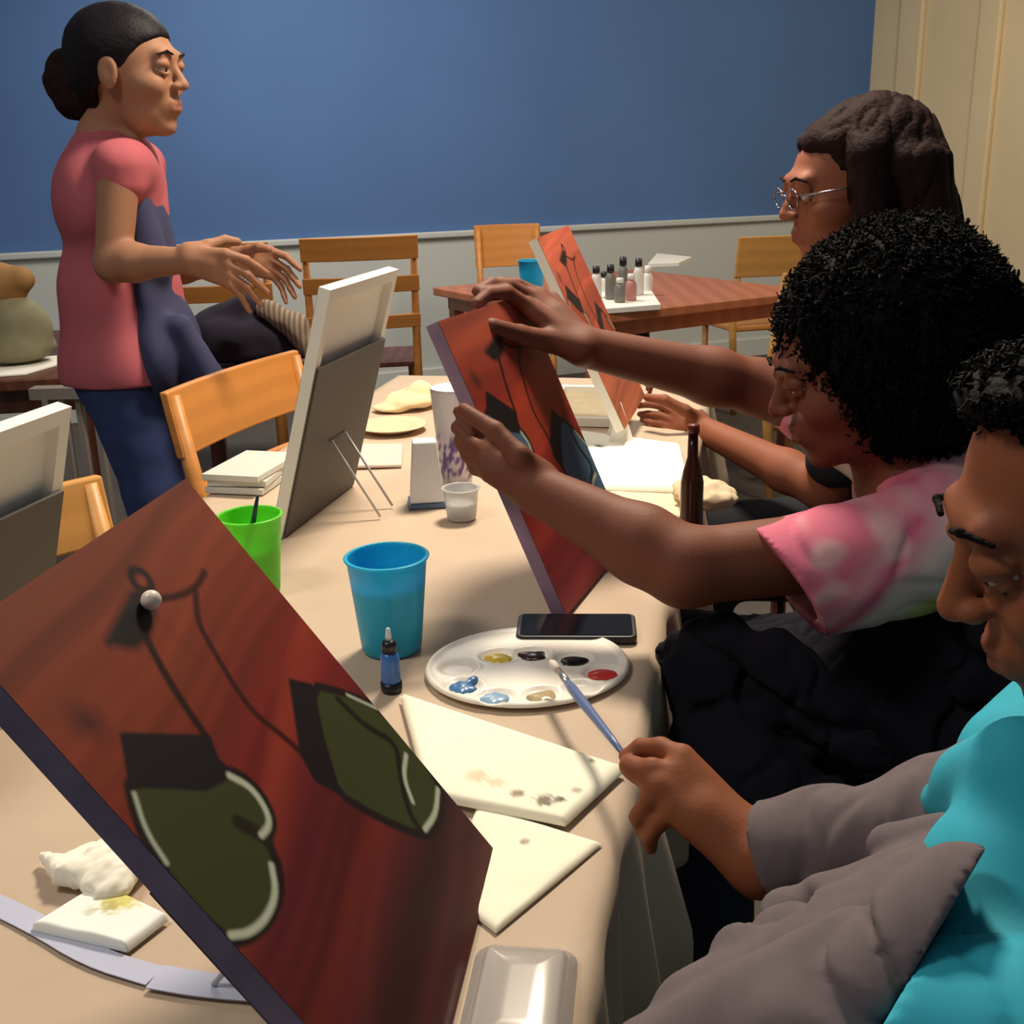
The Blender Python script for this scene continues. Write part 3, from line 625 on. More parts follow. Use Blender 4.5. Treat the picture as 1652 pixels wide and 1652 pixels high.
# palette
def palette():
    c = np.array([.013, 1.163]); root = thing('palette', 'white oval paint palette with coloured wells on the beige table', 'palette', (c[0], c[1], ZT))
    A, B = .117, .102; ph = math.radians(8); R = Rz(ph)
    wells = []
    W = {'yellow': (.36, 1.78), 'brown': (.35, 1.33), 'black': (.5, .83), 'red': (.72, .17), 'tan': (.62, -1.35), 'pale blue': (.72, -2.05), 'blue': (.70, -2.62), 'e1': (.7, 2.55), 'e2': (.7, -.7)}
    px = {'yellow': (805, 1056), 'brown': (858, 1053), 'black': (925, 1061), 'red': (972, 1083), 'tan': (875, 1118), 'pale blue': (800, 1122), 'blue': (745, 1104), 'empty': (738, 1075), 'thumb': (938, 1108)}
    loc = {k_: onz(x, y, .757)[:2]-c for k_, (x, y) in px.items()}
    V, Fc = [], []; nr, na = 46, 120
    def hgt(x, y, rr_):
        z = .006+.005*max(0, (rr_-.88)/.12)**2
        if rr_ > .97: z -= .006*((rr_-.97)/.03)**2
        for k_, p in loc.items():
            rx, ry = (.022, .019)
            d = math.hypot((x-p[0])/rx, (y-p[1])/ry)
            if d < 1.25: t = max(0, min(1, (1.15-d)/.4)); t = t*t*(3-2*t); z += -.0042*t+(.0012*math.exp(-((d-1.12)/.1)**2))
        return z
    for i in range(nr+1):
        rr_ = i/nr
        for j_ in range(na):
            t = 2*math.pi*j_/na; x = A*rr_*math.cos(t); y = B*rr_*math.sin(t); p = R@np.array([x, y, 0]); V.append((c[0]+p[0], c[1]+p[1], ZT+hgt(p[0], p[1], rr_)))
    for i in range(nr):
        for j_ in range(na): a = i*na+j_; b = i*na+(j_+1) % na; Fc.append((a, a+na, b+na, b))
    top = nr*na; n0 = len(V)
    for s_, z in ((1.0, .004), (.93, .0), (0.001, .0)):
        for j_ in range(na): t = 2*math.pi*j_/na; p = R@np.array([A*s_*math.cos(t), B*s_*math.sin(t), 0]); V.append((c[0]+p[0], c[1]+p[1], ZT+z))
    for j_ in range(na):
        b = (j_+1) % na; Fc.append((top+j_, n0+j_, n0+b, top+b)); Fc.append((n0+j_, n0+na+j_, n0+na+b, n0+b)); Fc.append((n0+na+j_, n0+2*na+j_, n0+2*na+b, n0+na+b))
    meshobj('tray', V, Fc, mat('palette_plastic', (246, 238, 224), .35), root, smooth=True)
    PC = {'yellow': (232, 200, 70), 'brown': (58, 30, 28), 'black': (24, 20, 24), 'red': (206, 58, 50), 'tan': (176, 158, 120), 'pale blue': (136, 168, 196), 'blue': (70, 120, 170)}
    for k_, cc in PC.items():
        p = loc[k_]; pc = np.array([c[0]+p[0], c[1]+p[1], ZT+.0032])
        rnd = random.Random(k_); pr = [El(pc, (.015, .011, .0035), Rz(rnd.uniform(-.5, .5)), k=.004)]
        for _ in range(4): t = rnd.uniform(0, 6.28); pr.append(El(pc+np.array([math.cos(t)*.010, math.sin(t)*.008, 0]), (.008, .0045, .0028), Rz(t), k=.003))
        if k_ == 'blue': pr += [El(pc+np.array([.012, .014, .002]), (.006, .006, .004), k=.003), Cp(pc, pc+np.array([.014, .016, .002]), .004, .003, k=.003)]
        if k_ == 'red': pr = [El(pc, (.017, .012, .004), k=.004)]
        sculpt('paint_blob', pr, .0009, mat('paint_'+k_.replace(' ', '_'), cc, .25), root)['label'] = k_+' paint in its well'
palette()
# folded paper towels
def sheet(name, label, cat, poly, z, th, m, stains=(), nsub=44, wav=.0015, seed=1, group=None, tint=None):
    """soft-edged thick paper: grid warped into a quadrilateral poly (4 pts)"""
    P = [np.array(p[:2]) for p in poly]; V = []; cols = []; Fc = []
    for i in range(nsub+1):
        for j_ in range(nsub+1):
            u, v = i/nsub, j_/nsub; p = (P[0]*(1-u)+P[1]*u)*(1-v)+(P[3]*(1-u)+P[2]*u)*v
            e = min(u, 1-u, v, 1-v)*nsub; rz = 1-max(0, 1-e/1.5)**2
            z_ = z+th*rz*.98+.0002+wav*(mnoise.noise(Vector((p[0]*30, p[1]*30, seed)))+1)*min(1, e/3)*.5
            V.append((p[0], p[1], z_)); c_ = np.array(lin(tint or (255, 248, 222)))
            for sx, sy, r_, cc, am in stains:
                d = math.hypot(p[0]-sx, p[1]-sy)/r_+.5*mnoise.noise(Vector((p[0]*260, p[1]*260, seed))); t = max(0, min(1, (1-d)*2))*am; c_ = c_*(1-t)+np.array(lin(cc))*t
            cols.append(c_)
    n1 = nsub+1
    for i in range(nsub):
        for j_ in range(nsub): a = i*n1+j_; Fc.append((a, a+n1, a+n1+1, a+1))
    nb = len(V); ring = [i*n1 for i in range(n1)]+[nsub*n1+j_ for j_ in range(1, n1)]+[i*n1+nsub for i in range(nsub-1, -1, -1)]+[j_ for j_ in range(nsub-1, 0, -1)]
    for r_ in ring: V.append((V[r_][0], V[r_][1], z)); cols.append(cols[r_])
    L = len(ring)
    for i in range(L): Fc.append((ring[i], nb+i, nb+(i+1) % L, ring[(i+1) % L]))
    Fc.append(tuple(nb+i for i in range(L)))
    o = meshobj(name, V, Fc, m, smooth=False, cols=np.array(cols)); bm = bmesh.new(); bm.from_mesh(o.data); bmesh.ops.recalc_face_normals(bm, faces=bm.faces[:]); bm.to_mesh(o.data); bm.free()
    for pl in o.data.polygons: pl.use_smooth = len(pl.vertices) == 4
    return tag(o, label, cat, group)
pm = mat('paper_with_marks', (255, 248, 222), .85, attr=True)
oz = lambda x, y, z=.755: onz(x, y, z)[:2]
st = [(*oz(880, 1302), .012, (70, 52, 36), .8), (*oz(835, 1290), .008, (110, 90, 60), .8), (*oz(955, 1237), .004, (60, 50, 36), .8), (*oz(905, 1300), .006, (60, 50, 36), .9), (*oz(770, 1262), .014, (205, 180, 140), .6), (*oz(800, 1272), .010, (215, 190, 150), .6), (*oz(930, 1285), .006, (120, 104, 80), .6)]
sheet('paper_towel', 'folded cream paper towel with paint marks next to the palette', 'paper towel', [oz(645, 1122), oz(1008, 1243), oz(912, 1332), oz(690, 1288)], ZT+.0045, .007, pm, st, seed=2)
sheet('paper_towel', 'cream paper towel lying under the marked one, off the canvas corner', 'paper towel', [oz(770, 1300, .75), oz(972, 1362, .75), oz(800, 1506, .75), oz(716, 1440, .75)], ZT+.0003, .0035, pm, [(*oz(846, 1356), .005, (120, 100, 76), .7)], seed=5)
# napkins at lower left
yl = (214, 206, 110)
sheet('napkin', 'folded white napkin with a yellow-green stain at lower left', 'napkin', [oz(48, 1494), oz(205, 1530), oz(272, 1478), oz(165, 1425)], ZT+.0015, .006, pm, [(*oz(196, 1458), .020, yl, .95), (*oz(180, 1470), .009, (170, 160, 90), .6), (*oz(145, 1478), .006, (180, 170, 130), .5)], seed=7, wav=.004, tint=(250, 252, 244))
nc = [oz(110, 1420), oz(70, 1385), oz(150, 1395), oz(170, 1430), oz(195, 1400)]
npk = [Cp((*nc[1], ZT+.008), (*nc[0], ZT+.012), .004, .008, k=.01), El((*nc[2], ZT+.010), (.030, .020, .009), Rz(.6), k=.012), El((*nc[3], ZT+.010), (.028, .018, .010), Rz(-.5), k=.012), El((*nc[4], ZT+.012), (.024, .03, .012), Rz(.3), k=.012)]
blob_thing('crumpled_napkin', 'crumpled white napkin beside the foreground painting\'s lower left edge', 'napkin', npk, .0022, mat('napkin_white', (252, 246, 228), .9), disp=lambda X: .0035*wob(X, 190)+.002*wob(X, 420))
# lavender strips of tape / plastic film
film = mat('pale_blue_film', (196, 200, 222), .3, alpha=1)
def strip(label, pts, wd_, z):
    P = [np.array(oz(x, y, .75)) for x, y in pts]; L, Rr = [], []
    P = smoothpts(P, 2)
    for i, p in enumerate(P):
        d = P[min(i+1, len(P)-1)]-P[max(i-1, 0)]; d /= np.linalg.norm(d); n_ = np.array([-d[1], d[0]]); L.append(p+n_*wd_/2); Rr.append(p-n_*wd_/2)
    bm = bmesh.new(); n_ = len(P); vs = [bm.verts.new((*a, z)) for a in L]+[bm.verts.new((*a, z)) for a in Rr]+[bm.verts.new((*a, z+.001)) for a in L]+[bm.verts.new((*a, z+.001)) for a in Rr]
    for i in range(n_-1):
        bm.faces.new((vs[i], vs[i+1], vs[n_+i+1], vs[n_+i])); bm.faces.new((vs[2*n_+i], vs[3*n_+i], vs[3*n_+i+1], vs[2*n_+i+1]))
        bm.faces.new((vs[i], vs[2*n_+i], vs[2*n_+i+1], vs[i+1])); bm.faces.new((vs[n_+i], vs[n_+i+1], vs[3*n_+i+1], vs[3*n_+i]))
    bm.faces.new((vs[0], vs[n_], vs[3*n_], vs[2*n_])); bm.faces.new((vs[n_-1], vs[3*n_-1], vs[4*n_-1], vs[2*n_-1])); bmesh.ops.recalc_face_normals(bm, faces=bm.faces[:])
    tag(bmobj('plastic_strip', bm, film), label, 'strip', 'pale strips on the beige cloth')
strip('long pale lavender strip curving below the napkins at lower left', [(-60, 1435), (60, 1490), (150, 1545), (250, 1575)], .020, ZT+.0002)
strip('short grey-blue strip crossing towards the foreground canvas edge', [(250, 1578), (330, 1592), (430, 1600)], .024, ZT+.0014)
# clear tray lower centre
def clear_tray():
    pts = [oz(758, 1528, .75), oz(915, 1538, .75), oz(905, 1690, .75), oz(700, 1690, .75)]; c = sum(pts)/4; a = math.atan2(*(pts[1]-pts[0])[::-1])
    w_, h_ = .075, .11; cc = np.array(pts[0])*.5+np.array(pts[1])*.5+np.array([0, -.055]); root = thing('food_container', 'clear rounded plastic container on the table corner below the towels', 'container', (*cc, ZT))
    def rr(w2, h2, r_, n=6):
        P = []
        for cx, cy, s in ((w2/2-r_, h2/2-r_, 0), (-w2/2+r_, h2/2-r_, 90), (-w2/2+r_, -h2/2+r_, 180), (w2/2-r_, -h2/2+r_, 270)):
            for i in range(n+1): t = math.radians(s+90*i/n); P.append(np.array([cx+r_*math.cos(t), cy+r_*math.sin(t)]))
        return P
    prof = [(0, .0005), (0, .003), (-.006, .004), (-.008, .010), (-.012, .012), (-.030, .0118)]
    bm = bmesh.new(); rings = []
    for off, z in prof:
        rings.append([bm.verts.new((*(cc+(Rz(a)[:2, :2]@p)), ZT+z)) for p in rr(w_+2*off, h_+2*off, max(.014+off, .002))])
    n_ = len(rings[0])
    for A_, B_ in zip(rings, rings[1:]):
        for k_ in range(n_): bm.faces.new((A_[k_], A_[(k_+1) % n_], B_[(k_+1) % n_], B_[k_]))
    bm.faces.new(rings[-1]); bmesh.ops.recalc_face_normals(bm, faces=bm.faces[:])
    o = bmobj('container_shell', bm, mat('clear_plastic', (226, 218, 210), .18, trans=.6), root, smooth=True); md = o.modifiers.new('t', 'SOLIDIFY'); md.thickness = .0008
clear_tray()
# far papers
sheet('paper_sheet', 'bright white paper spotted with dark paint below the far holder\'s hand', 'paper', [oz(893, 694), oz(1098, 722), oz(1118, 797), oz(945, 790)], ZT+.006, .010, pm, [(*oz(968, 728), .012, (44, 48, 30), .9), (*oz(972, 775), .007, (130, 130, 120), .7), (*oz(1068, 735), .006, (120, 120, 118), .6), (*oz(1045, 740), .005, (140, 140, 136), .5)], seed=9, tint=(255, 253, 238))
sheet('paper_sheet', 'cream paper peeking from under the bright spotted sheet', 'paper', [oz(905, 760), oz(1112, 790), oz(1112, 832), oz(950, 815)], ZT+.0003, .004, pm, [], seed=10, tint=(240, 226, 184))
# canvas lying face down
def flat_canvas():
    c = np.array(oz(950, 655, .755)); R = Rz(math.atan2(T[1], T[0]))[:2, :2]
    root = thing('stretched_canvas', 'canvas lying face down beyond the bright spotted paper', 'canvas', (*c, ZT))
    def ring(w0, h0, w1, h1, z0, z1, m_, nm):
        bm = bmesh.new(); P = lambda w_, h_: [c+R@np.array(v) for v in ((-w_/2, -h_/2), (w_/2, -h_/2), (w_/2, h_/2), (-w_/2, h_/2))]
        o_, i_ = P(w0, h0), P(w1, h1); vs = [[bm.verts.new((*p, z)) for p in Q] for Q, z in ((o_, z0), (o_, z1), (i_, z1), (i_, z0))]
        for A_, B_ in zip(vs, vs[1:]+vs[:1]):
            for k_ in range(4): bm.faces.new((A_[k_], A_[(k_+1) % 4], B_[(k_+1) % 4], B_[k_]))
        bmesh.ops.recalc_face_normals(bm, faces=bm.faces[:]); bmobj(nm, bm, m_, root)
    ring(.36, .20, .32, .16, ZT, ZT+.018, white, 'frame')
    bm = bmesh.new(); slab(bm, [c+R@np.array(v) for v in ((-.16, -.08), (.16, -.08), (.16, .08), (-.16, .08))], ZT+.0005, ZT+.004); bmobj('canvas_back', bm, mat('grey_canvas_back', (160, 148, 120), .9, noise=(30, .1)), root)
flat_canvas()
# folded white card
fc = np.array(oz(1003, 722)); bm = bmesh.new()
v = [bm.verts.new(p) for p in ((fc[0]-.03, fc[1], ZT), (fc[0]+.03, fc[1], ZT), (fc[0]+.002, fc[1]+.035, ZT+.09), (fc[0]-.03, fc[1]+.07, ZT), (fc[0]+.03, fc[1]+.07, ZT), (fc[0]-.002, fc[1]+.035, ZT+.09))]
for f in ((0, 1, 2, 5), (4, 3, 5, 2)): bm.faces.new([v[i] for i in f])
o = bmobj('folded_card', bm, white); md = o.modifiers.new('t', 'SOLIDIFY'); md.thickness = .0015; tag(o, 'small folded white card standing by the far holder\'s fingers', 'card')
# napkins & plate at far left of table
n_ = oz(665, 652); blob_thing('crumpled_napkin', 'crumpled cream napkin at the far end, beyond the white carton', 'napkin', [El((n_[0], n_[1], ZT+.018), (.06, .07, .018), k=.02), El((n_[0]+.02, n_[1]+.02, ZT+.034), (.03, .035, .022), k=.02), El((n_[0]-.05, n_[1]-.04, ZT+.008), (.04, .04, .008), k=.02)], .004, mat('napkin_cream', (238, 214, 170), .9), disp=lambda X: .005*wob(X, 90))
def disc(label, c, r_, m_, cat='plate', z=ZT):
    bm = bmesh.new(); lathe(bm, [(0, .0005), (r_*.62, .0005), (r_*.72, .006), (r_, .012), (r_+.002, .013), (r_, .0145), (r_*.7, .009), (r_*.6, .0035), (0, .0035)], (c[0], c[1], z), 40); tag(bmobj('paper_plate', bm, m_, smooth=True), label, cat)
disc('pale paper plate in the middle of the far table end', oz(632, 690), .075, mat('plate_paper', (222, 200, 160), .6))
flat('plastic_tray', 'flat translucent tray edge beside the white canvas\'s right side', 'tray', [oz(555, 752), oz(648, 750), oz(650, 716), oz(570, 716)], ZT+.0003, .006, mat('pale_tray', (225, 205, 190), .4), bevel=.002)
# bottle + crumpled tissue on the right
bo = onz(1112, 852); broot = thing('glass_bottle', 'slim dark brown bottle standing at the table edge by the bright paper', 'bottle', (bo[0]+.006, bo[1]+.02, ZT))
bm = bmesh.new(); lathe(bm, [(0, 0), (.019, 0), (.018, .003), (.018, .070), (.014, .09), (.0085, .11), (.0075, .148), (0, .148)], (bo[0]+.006, bo[1]+.02, ZT), 24); bmobj('bottle_body', bm, mat('brown_glass', (62, 30, 22), .15, spec=.5), broot, smooth=True)
bm = bmesh.new(); lathe(bm, [(0, .1485), (.0095, .1485), (.0095, .161), (0, .162)], (bo[0]+.006, bo[1]+.02, ZT), 20); bmobj('cap', bm, mat('red_brown_cap', (110, 44, 30), .4), broot, smooth=True)
ti = oz(1150, 815); blob_thing('crumpled_tissue', 'crumpled pale tissue between the brown bottle and the tie-dye sleeve', 'tissue', [El((ti[0]-.01, ti[1], ZT+.022), (.05, .05, .02), k=.02), El((ti[0]-.02, ti[1]+.05, ZT+.02), (.04, .05, .016), k=.02)], .003, mat('tissue', (226, 204, 170), .9), disp=lambda X: .006*wob(X, 150))

# ================================================================= PEOPLE
def unit(v): v = np.array(v, float); return v/np.linalg.norm(v)
def head_R(fwd, upv=(0, 0, 1), tilt=0):
    f = unit(fwd); l = unit(np.cross(upv, f)); u = np.cross(f, l); return np.stack([f, l, u], -1)
def head_prims():
    return [El((-.012, 0, .032), (.098, .074, .088), k=.02), El((.030, 0, -.028), (.060, .054, .080), k=.03), El((.034, 0, -.076), (.044, .040, .030), k=.025), El((.068, 0, -.098), (.017, .020, .014), k=.02),
            Cp((.084, -.036, .034), (.084, .036, .034), .010, k=.02), El((.055, .042, -.022), (.03, .02, .02), k=.025), El((.055, -.042, -.022), (.03, .02, .02), k=.025),
            El((.098, .033, .012), (.018, .018, .013), k=.012, sub=True), El((.098, -.033, .012), (.018, .018, .013), k=.012, sub=True),
            Cp((.088, 0, .022), (.108, 0, -.016), .0065, .0105, k=.010), El((.100, .0125, -.021), (.010, .007, .0075), k=.006), El((.100, -.0125, -.021), (.010, .007, .0075), k=.006), El((.110, 0, -.0195), (.009, .009, .008), k=.006),
            El((.076, 0, -.056), (.020, .028, .022), k=.015),
            Cp((.090, -.017, -.052), (.090, .017, -.052), .0058, k=.006), Cp((.096, -.005, -.051), (.096, .005, -.051), .0052, k=.006), Cp((.090, -.014, -.063), (.090, .014, -.063), .0066, k=.006), Cp((.096, -.002, -.063), (.096, .002, -.063), .0052, k=.006),
            Cp((.1035, -.021, -.0575), (.1035, .021, -.0575), .0030, k=.004, sub=True),
            El((-.006, .078, 0), (.020, .008, .032), k=.008), El((-.006, -.078, 0), (.020, .008, .032), k=.008), El((.0, .090, 0.002), (.010, .007, .018), k=.006, sub=True), El((.0, -.090, 0.002), (.010, .007, .018), k=.006, sub=True)]
def face_bits(R, t, s, root, brow_m, drop=.005):
    for sy in (-1, 1):
        c = t+R@(np.array([.0795, sy*.032, .010])*s); bm = bmesh.new()
        bmesh.ops.create_uvsphere(bm, u_segments=20, v_segments=14, radius=.0128*s, matrix=Matrix.Translation(c))
        e = bmobj('eye', bm, mat('eye_white', (176, 164, 152), .3), root, smooth=True)
        c2 = t+R@(np.array([.0795+.0072, sy*.032, .008])*s); bm = bmesh.new(); bmesh.ops.create_uvsphere(bm, u_segments=14, v_segments=10, radius=.0066*s, matrix=Matrix.Translation(c2)); bmobj('iris', bm, mat('iris_brown', (34, 20, 14), .2), e, smooth=True)
        # upper and lower lids
        ps = xf([El((.0832, sy*.0325, .0175+drop), (.0146, .0165, .0105), k=.003), Cp((.087, sy*.020, .017), (.0895, sy*.033, .0205), .0042, k=.004), Cp((.0895, sy*.033, .0205), (.081, sy*.046, .015), .0042, k=.004), Cp((.087, sy*.020, .003), (.0895, sy*.033, .0005), .0035, k=.004), Cp((.0895, sy*.033, .0005), (.081, sy*.046, .005), .0035, k=.004)], R, t, s)
        yield ps
    for sy in (-1, 1): ps = [Cp((.0990, sy*.017, .0365), (.0968, sy*.034, .0405), .0023, .0025, k=.003), Cp((.0968, sy*.034, .0405), (.0840, sy*.052, .034), .0025, .0018, k=.003)]; sculpt('eyebrow', xf(ps, R, t, s), .0012, brow_m, root, k=.003)
def hand_prims(wrist, knuckles, fingers, thumb, palm_n, s=1.0, thick=.013):
    """wrist point, 4 knuckle points (index..little), finger joint lists after each knuckle, thumb joints from the palm's side"""
    w_ = np.array(wrist, float); ps = []
    K = [np.array(k_, float) for k_ in knuckles]; side = unit(K[0]-K[3])
    rad = [.0098, .0100, .0094, .0082]
    for i, kp in enumerate(K):
        wp = w_+side*(.016-.0105*i)*s; ps.append(Cp(wp, kp, thick*s*1.0, (rad[i]+.0018)*s, k=.012))
    ps.append(Cp(w_+side*.004, (K[1]+K[2])/2*.6+w_*.4, .018*s, .015*s, k=.015))
    for i, js in enumerate(fingers):
        pr = K[i]; r_ = rad[i]*s
        for j_, jp in enumerate(js):
            jp = np.array(jp, float); r2 = r_*(.90 if j_ < 2 else .84); ps.append(Cp(pr, jp, r_, r2, k=.0035)); pr = jp; r_ = r2
    pr = w_+side*.020*s; r_ = .0155*s
    for j_, jp in enumerate(thumb):
        jp = np.array(jp, float); r2 = [.0130, .0112, .0092][min(j_, 2)]*s; ps.append(Cp(pr, jp, r_, r2, k=.006 if j_ else .014)); pr = jp; r_ = r2
    return ps
def arm_prims(sh, el, wr, r0_=.045, r1=.036, r2=.026, k=.02):
    sh, el, wr = [np.array(a, float) for a in (sh, el, wr)]
    mid = el*.72+wr*.28; return [Cp(sh, el, r0_, r1, k=k), Cp(el, mid, r1, r1*1.02, k=k), Cp(mid, wr, r1*1.02, r2, k=k)]
def skin_col(base, lips=None, R=None, t=None, s=1, lipc=(120, 56, 50)):
    def f(V):
        n_ = wob(V, 60)*.06+wob(V, 17)*.05; c = np.array(lin(base))[None, :]*(1+n_[:, None])
        if R is not None:
            L = ((V-t)@R)/s; m_ = np.exp(-((np.abs(L[:, 1])/.020)**4+((L[:, 2]+.0580)/.0125)**4))*(L[:, 0] > .085)
            c = c*(1-.6*m_[:, None])+np.array(lin(lipc))*.6*m_[:, None]
        return np.clip(c, 0, 1)
    return f
def skinm(name): return mat(name, (120, 70, 50), .62, attr=True, spec=.3, bump=(300, .25, .001))
hairm = mat('black_hair', (12, 8, 9), .8, noise=(60, .3), spec=.12, bump=(160, .8, .004))
hairb = mat('dark_brown_hair', (34, 19, 18), .75, noise=(50, .35), spec=.12, bump=(120, .8, .004))
hairw = mat('near_black_hair', (18, 12, 18), .6, noise=(40, .25), spec=.2, bump=(140, .5, .003))
def surface_curls(bm, src, n, seed, keep=None, cl=.012, wr=.0012):
    rnd = random.Random(seed); vs = src.data.vertices
    for _ in range(n):
        v = vs[rnd.randrange(len(vs))]; p = np.array(v.co); d = np.array(v.normal)
        if keep and not keep(p): continue
        x, y, _z = frame_of(d+np.array([rnd.uniform(-.5, .5) for _k in range(3)])); R_ = rnd.uniform(.002, .0045); ph = rnd.uniform(0, 6.28); L = cl*rnd.uniform(.5, 1.4)
        tube(bm, [p+d*(L*t-.003)+R_*(math.cos(ph+9*t)*x+math.sin(ph+9*t)*y) for t in np.linspace(0, 1, 6)], [wr*1.5]*4+[wr, wr*.5], 4, caps=False)
def curls(bm, c, rad, n, seed, cl=.016, wr=.0016, test=None):
    rnd = random.Random(seed)
    for i in range(n):
        z = 1-2*(i+.5)/n; a = i*2.39996+rnd.uniform(-.2, .2); rr_ = math.sqrt(1-z*z); d = np.array([rr_*math.cos(a), rr_*math.sin(a), z])
        if test and not test(d): continue
        p = np.array(c)+d*np.array(rad)*rnd.uniform(.93, 1.0); x, y, _ = frame_of(d+np.array([rnd.uniform(-.4, .4) for _ in range(3)])); R_ = rnd.uniform(.003, .006); ph = rnd.uniform(0, 6.28); L = cl*rnd.uniform(.7, 1.5)
        pts = [p+d*(L*t)+R_*(math.cos(ph+8*t)*x+math.sin(ph+8*t)*y) for t in np.linspace(0, 1, 7)]
        tube(bm, pts, [wr*1.5]*5+[wr, wr*.5], 4, caps=False)

# ---------- P2: tie-dye T-shirt, afro, holding the red painting
def on2(px, py, off): 
    d = ray(px, py); t = ((P2C[0]-CAM)@n2)/(d@n2); return CAM+d*t+n2*off
def person_tiedye():
    root = thing('person', 'person with a large black afro and pink-green tie-dye T-shirt, holding up a painting', 'person', (.56, 1.42, 0))
    s = .98; R = head_R((-.96, .03, -.30)); nose = at(1243, 668, 1.38); t = nose-R@(np.array([.118, 0, -.022])*s)
    neck = np.array([.515, 1.40, .925]); chest = np.array([.575, 1.40, .80]); pel = np.array([.60, 1.40, .53])
    shL = np.array([.495, 1.235, .868]); elL = at(1105, 915, 1.19); wrL = at(868, 790, 1.285)
    shR = np.array([.53, 1.57, .905]); elR = at(1225, 625, 1.66); wrR = at(945, 560, 1.60)
    torso = [El(chest+np.array([.01, 0, .02]), (.105, .165, .13), k=.05), El((pel+chest)/2, (.10, .14, .16), k=.05), El(pel, (.115, .165, .10), k=.05), Cp(shL+np.array([.02, .03, 0]), shR+np.array([.02, -.03, 0]), .05, k=.05)]
    pr = xf(head_prims(), R, t, s)
    pr += [Cp(t+R@np.array([-.03, 0, -.06]), neck, .050, .054, k=.03), Cp(neck, chest, .06, .09, k=.05)]+torso
    pr += arm_prims(shL, elL, wrL, .050, .043, .029)+arm_prims(shR, elR, wrR, .046, .040, .029)
    # near (left) hand gripping the lower left edge: fingers behind the canvas, thumb in front
    hk = [at(798, 706, 1.325), at(785, 728, 1.315), at(783, 748, 1.305), at(790, 766, 1.30)]
    fs = [[at(770, 690, 1.345), at(750, 672, 1.37), at(738, 664, 1.39)], [at(755, 712, 1.335), at(738, 690, 1.365), at(745, 678, 1.385)], [at(755, 735, 1.33), at(742, 712, 1.36), at(752, 700, 1.38)], [at(766, 757, 1.32), at(755, 737, 1.345), at(764, 726, 1.36)]]
    th = [at(832, 738, 1.27), on2(795, 688, .014), on2(752, 664, .012)]
    th = [at(838, 735, 1.28), at(798, 695, 1.30), at(748, 662, 1.325)]
    pr += hand_prims(wrL, hk, fs, th, None)
    # far (right) hand over the top right corner
    hk = [at(850, 494, 1.60), at(858, 482, 1.63), at(872, 478, 1.65), at(890, 483, 1.67)]
    fs = [[at(818, 472, 1.585), at(788, 474, 1.55), at(768, 490, 1.525)], [at(822, 462, 1.61), at(792, 459, 1.58), at(770, 470, 1.555)], [at(834, 460, 1.64), at(806, 457, 1.62), at(786, 466, 1.60)], [at(850, 466, 1.665), at(828, 460, 1.655), at(810, 466, 1.64)]]
    th = [at(886, 550, 1.575), at(838, 540, 1.545), at(792, 526, 1.50)]
    pr += hand_prims(wrR, hk, fs, th, None, 1.22)
    for ps in face_bits(R, t, s, root, hairm, -.001): pr += ps
    sculpt('body', pr, .0036, skinm('deep_brown_skin'), root, colfn=skin_col((116, 65, 45), R=R, t=t, s=s, lipc=(96, 44, 42)))
    # afro
    hc = at(1452, 545, 1.41); hr = (.138, .135, .148)
    afro = sculpt('hair', [El(hc, hr, k=.04), El(t+R@np.array([-.03, 0, .05]), (.10, .09, .09), k=.05), El(hc+np.array([.03, 0, -.06]), (.11, .115, .09), k=.05)], .005, hairm, root, disp=lambda X: .007*wob(X, 90)+.005*wob(X, 210))
    bm = bmesh.new(); surface_curls(bm, afro, 6500, 5); bmobj('hair_curls', bm, hairm, root, smooth=True)
    # T-shirt
    hemc = at(1268, 938, 1.195); sd = unit(hemc-shL); inn = shL+sd*.30
    shirt = fat(torso, .010)+[Cp(shL+np.array([.01, .01, -.005]), hemc+sd*.03, .078, .072, k=.03), Cp(shR, shR+(elR-shR)*.55, .062, .052, k=.03), Cp(neck+np.array([.02, 0, -.02]), chest, .075, .10, k=.04), Cp(shL+sd*.14, inn, .048, .061, sub=True, k=.004)]
    def tie(V):
        a = V[:, 0]*9; n_ = wob(V, 26)*.5; u_ = (V[:, 0]-hemc[0])/.30; z = (V[:, 2]-.87)/.12
        g_ = u_*.9-z*.35+n_*.34; stops = [(-1, (206, 96, 128)), (.10, (214, 110, 132)), (.25, (222, 150, 156)), (.36, (206, 92, 124)), (.48, (216, 196, 186)), (.62, (206, 196, 178)), (.78, (176, 186, 96)), (.92, (150, 168, 70)), (1.1, (214, 206, 170)), (1.5, (196, 110, 150))]
        c = np.stack([np.interp(g_, [s_[0] for s_ in stops], [lin(s_[1])[j_] for s_ in stops]) for j_ in range(3)], -1)
        f2 = np.clip(wob(V, 48, np.array([1, .4, 1.6]))*3-.5, 0, 1)[:, None]*.5; c = c*(1-f2)+np.array(lin((228, 206, 196)))*f2
        pk = np.clip(z*1.6-.1, 0, 1)*np.clip(1-np.abs(u_-.62)*2.4, 0, 1); pk = pk[:, None]; return c*(1-pk*.75)+np.array(lin((186, 74, 118)))*pk*.75
    sculpt('tie_dye_shirt', shirt, .0036, mat('tie_dye_cotton', (210, 150, 150), .85, attr=True), root, k=.02, disp=lambda X: .0045*wob(X, 36, np.array([.6, .6, 1.6]))+.002*wob(X, 80)+crease(X, 22, .0028, .09, np.array([.8, .8, 1.8])), cut=[(hemc, unit(sd*np.array([1, 1, 1])+np.array([-.0, -.0, -.45])))], colfn=tie)
    # dark apron over belly and lap, jeans
    knL = np.array([.245, 1.26, .585]); knR = np.array([.24, 1.50, .575]); hpL = pel+np.array([-.02, -.09, -.01]); hpR = pel+np.array([-.02, .09, -.01])
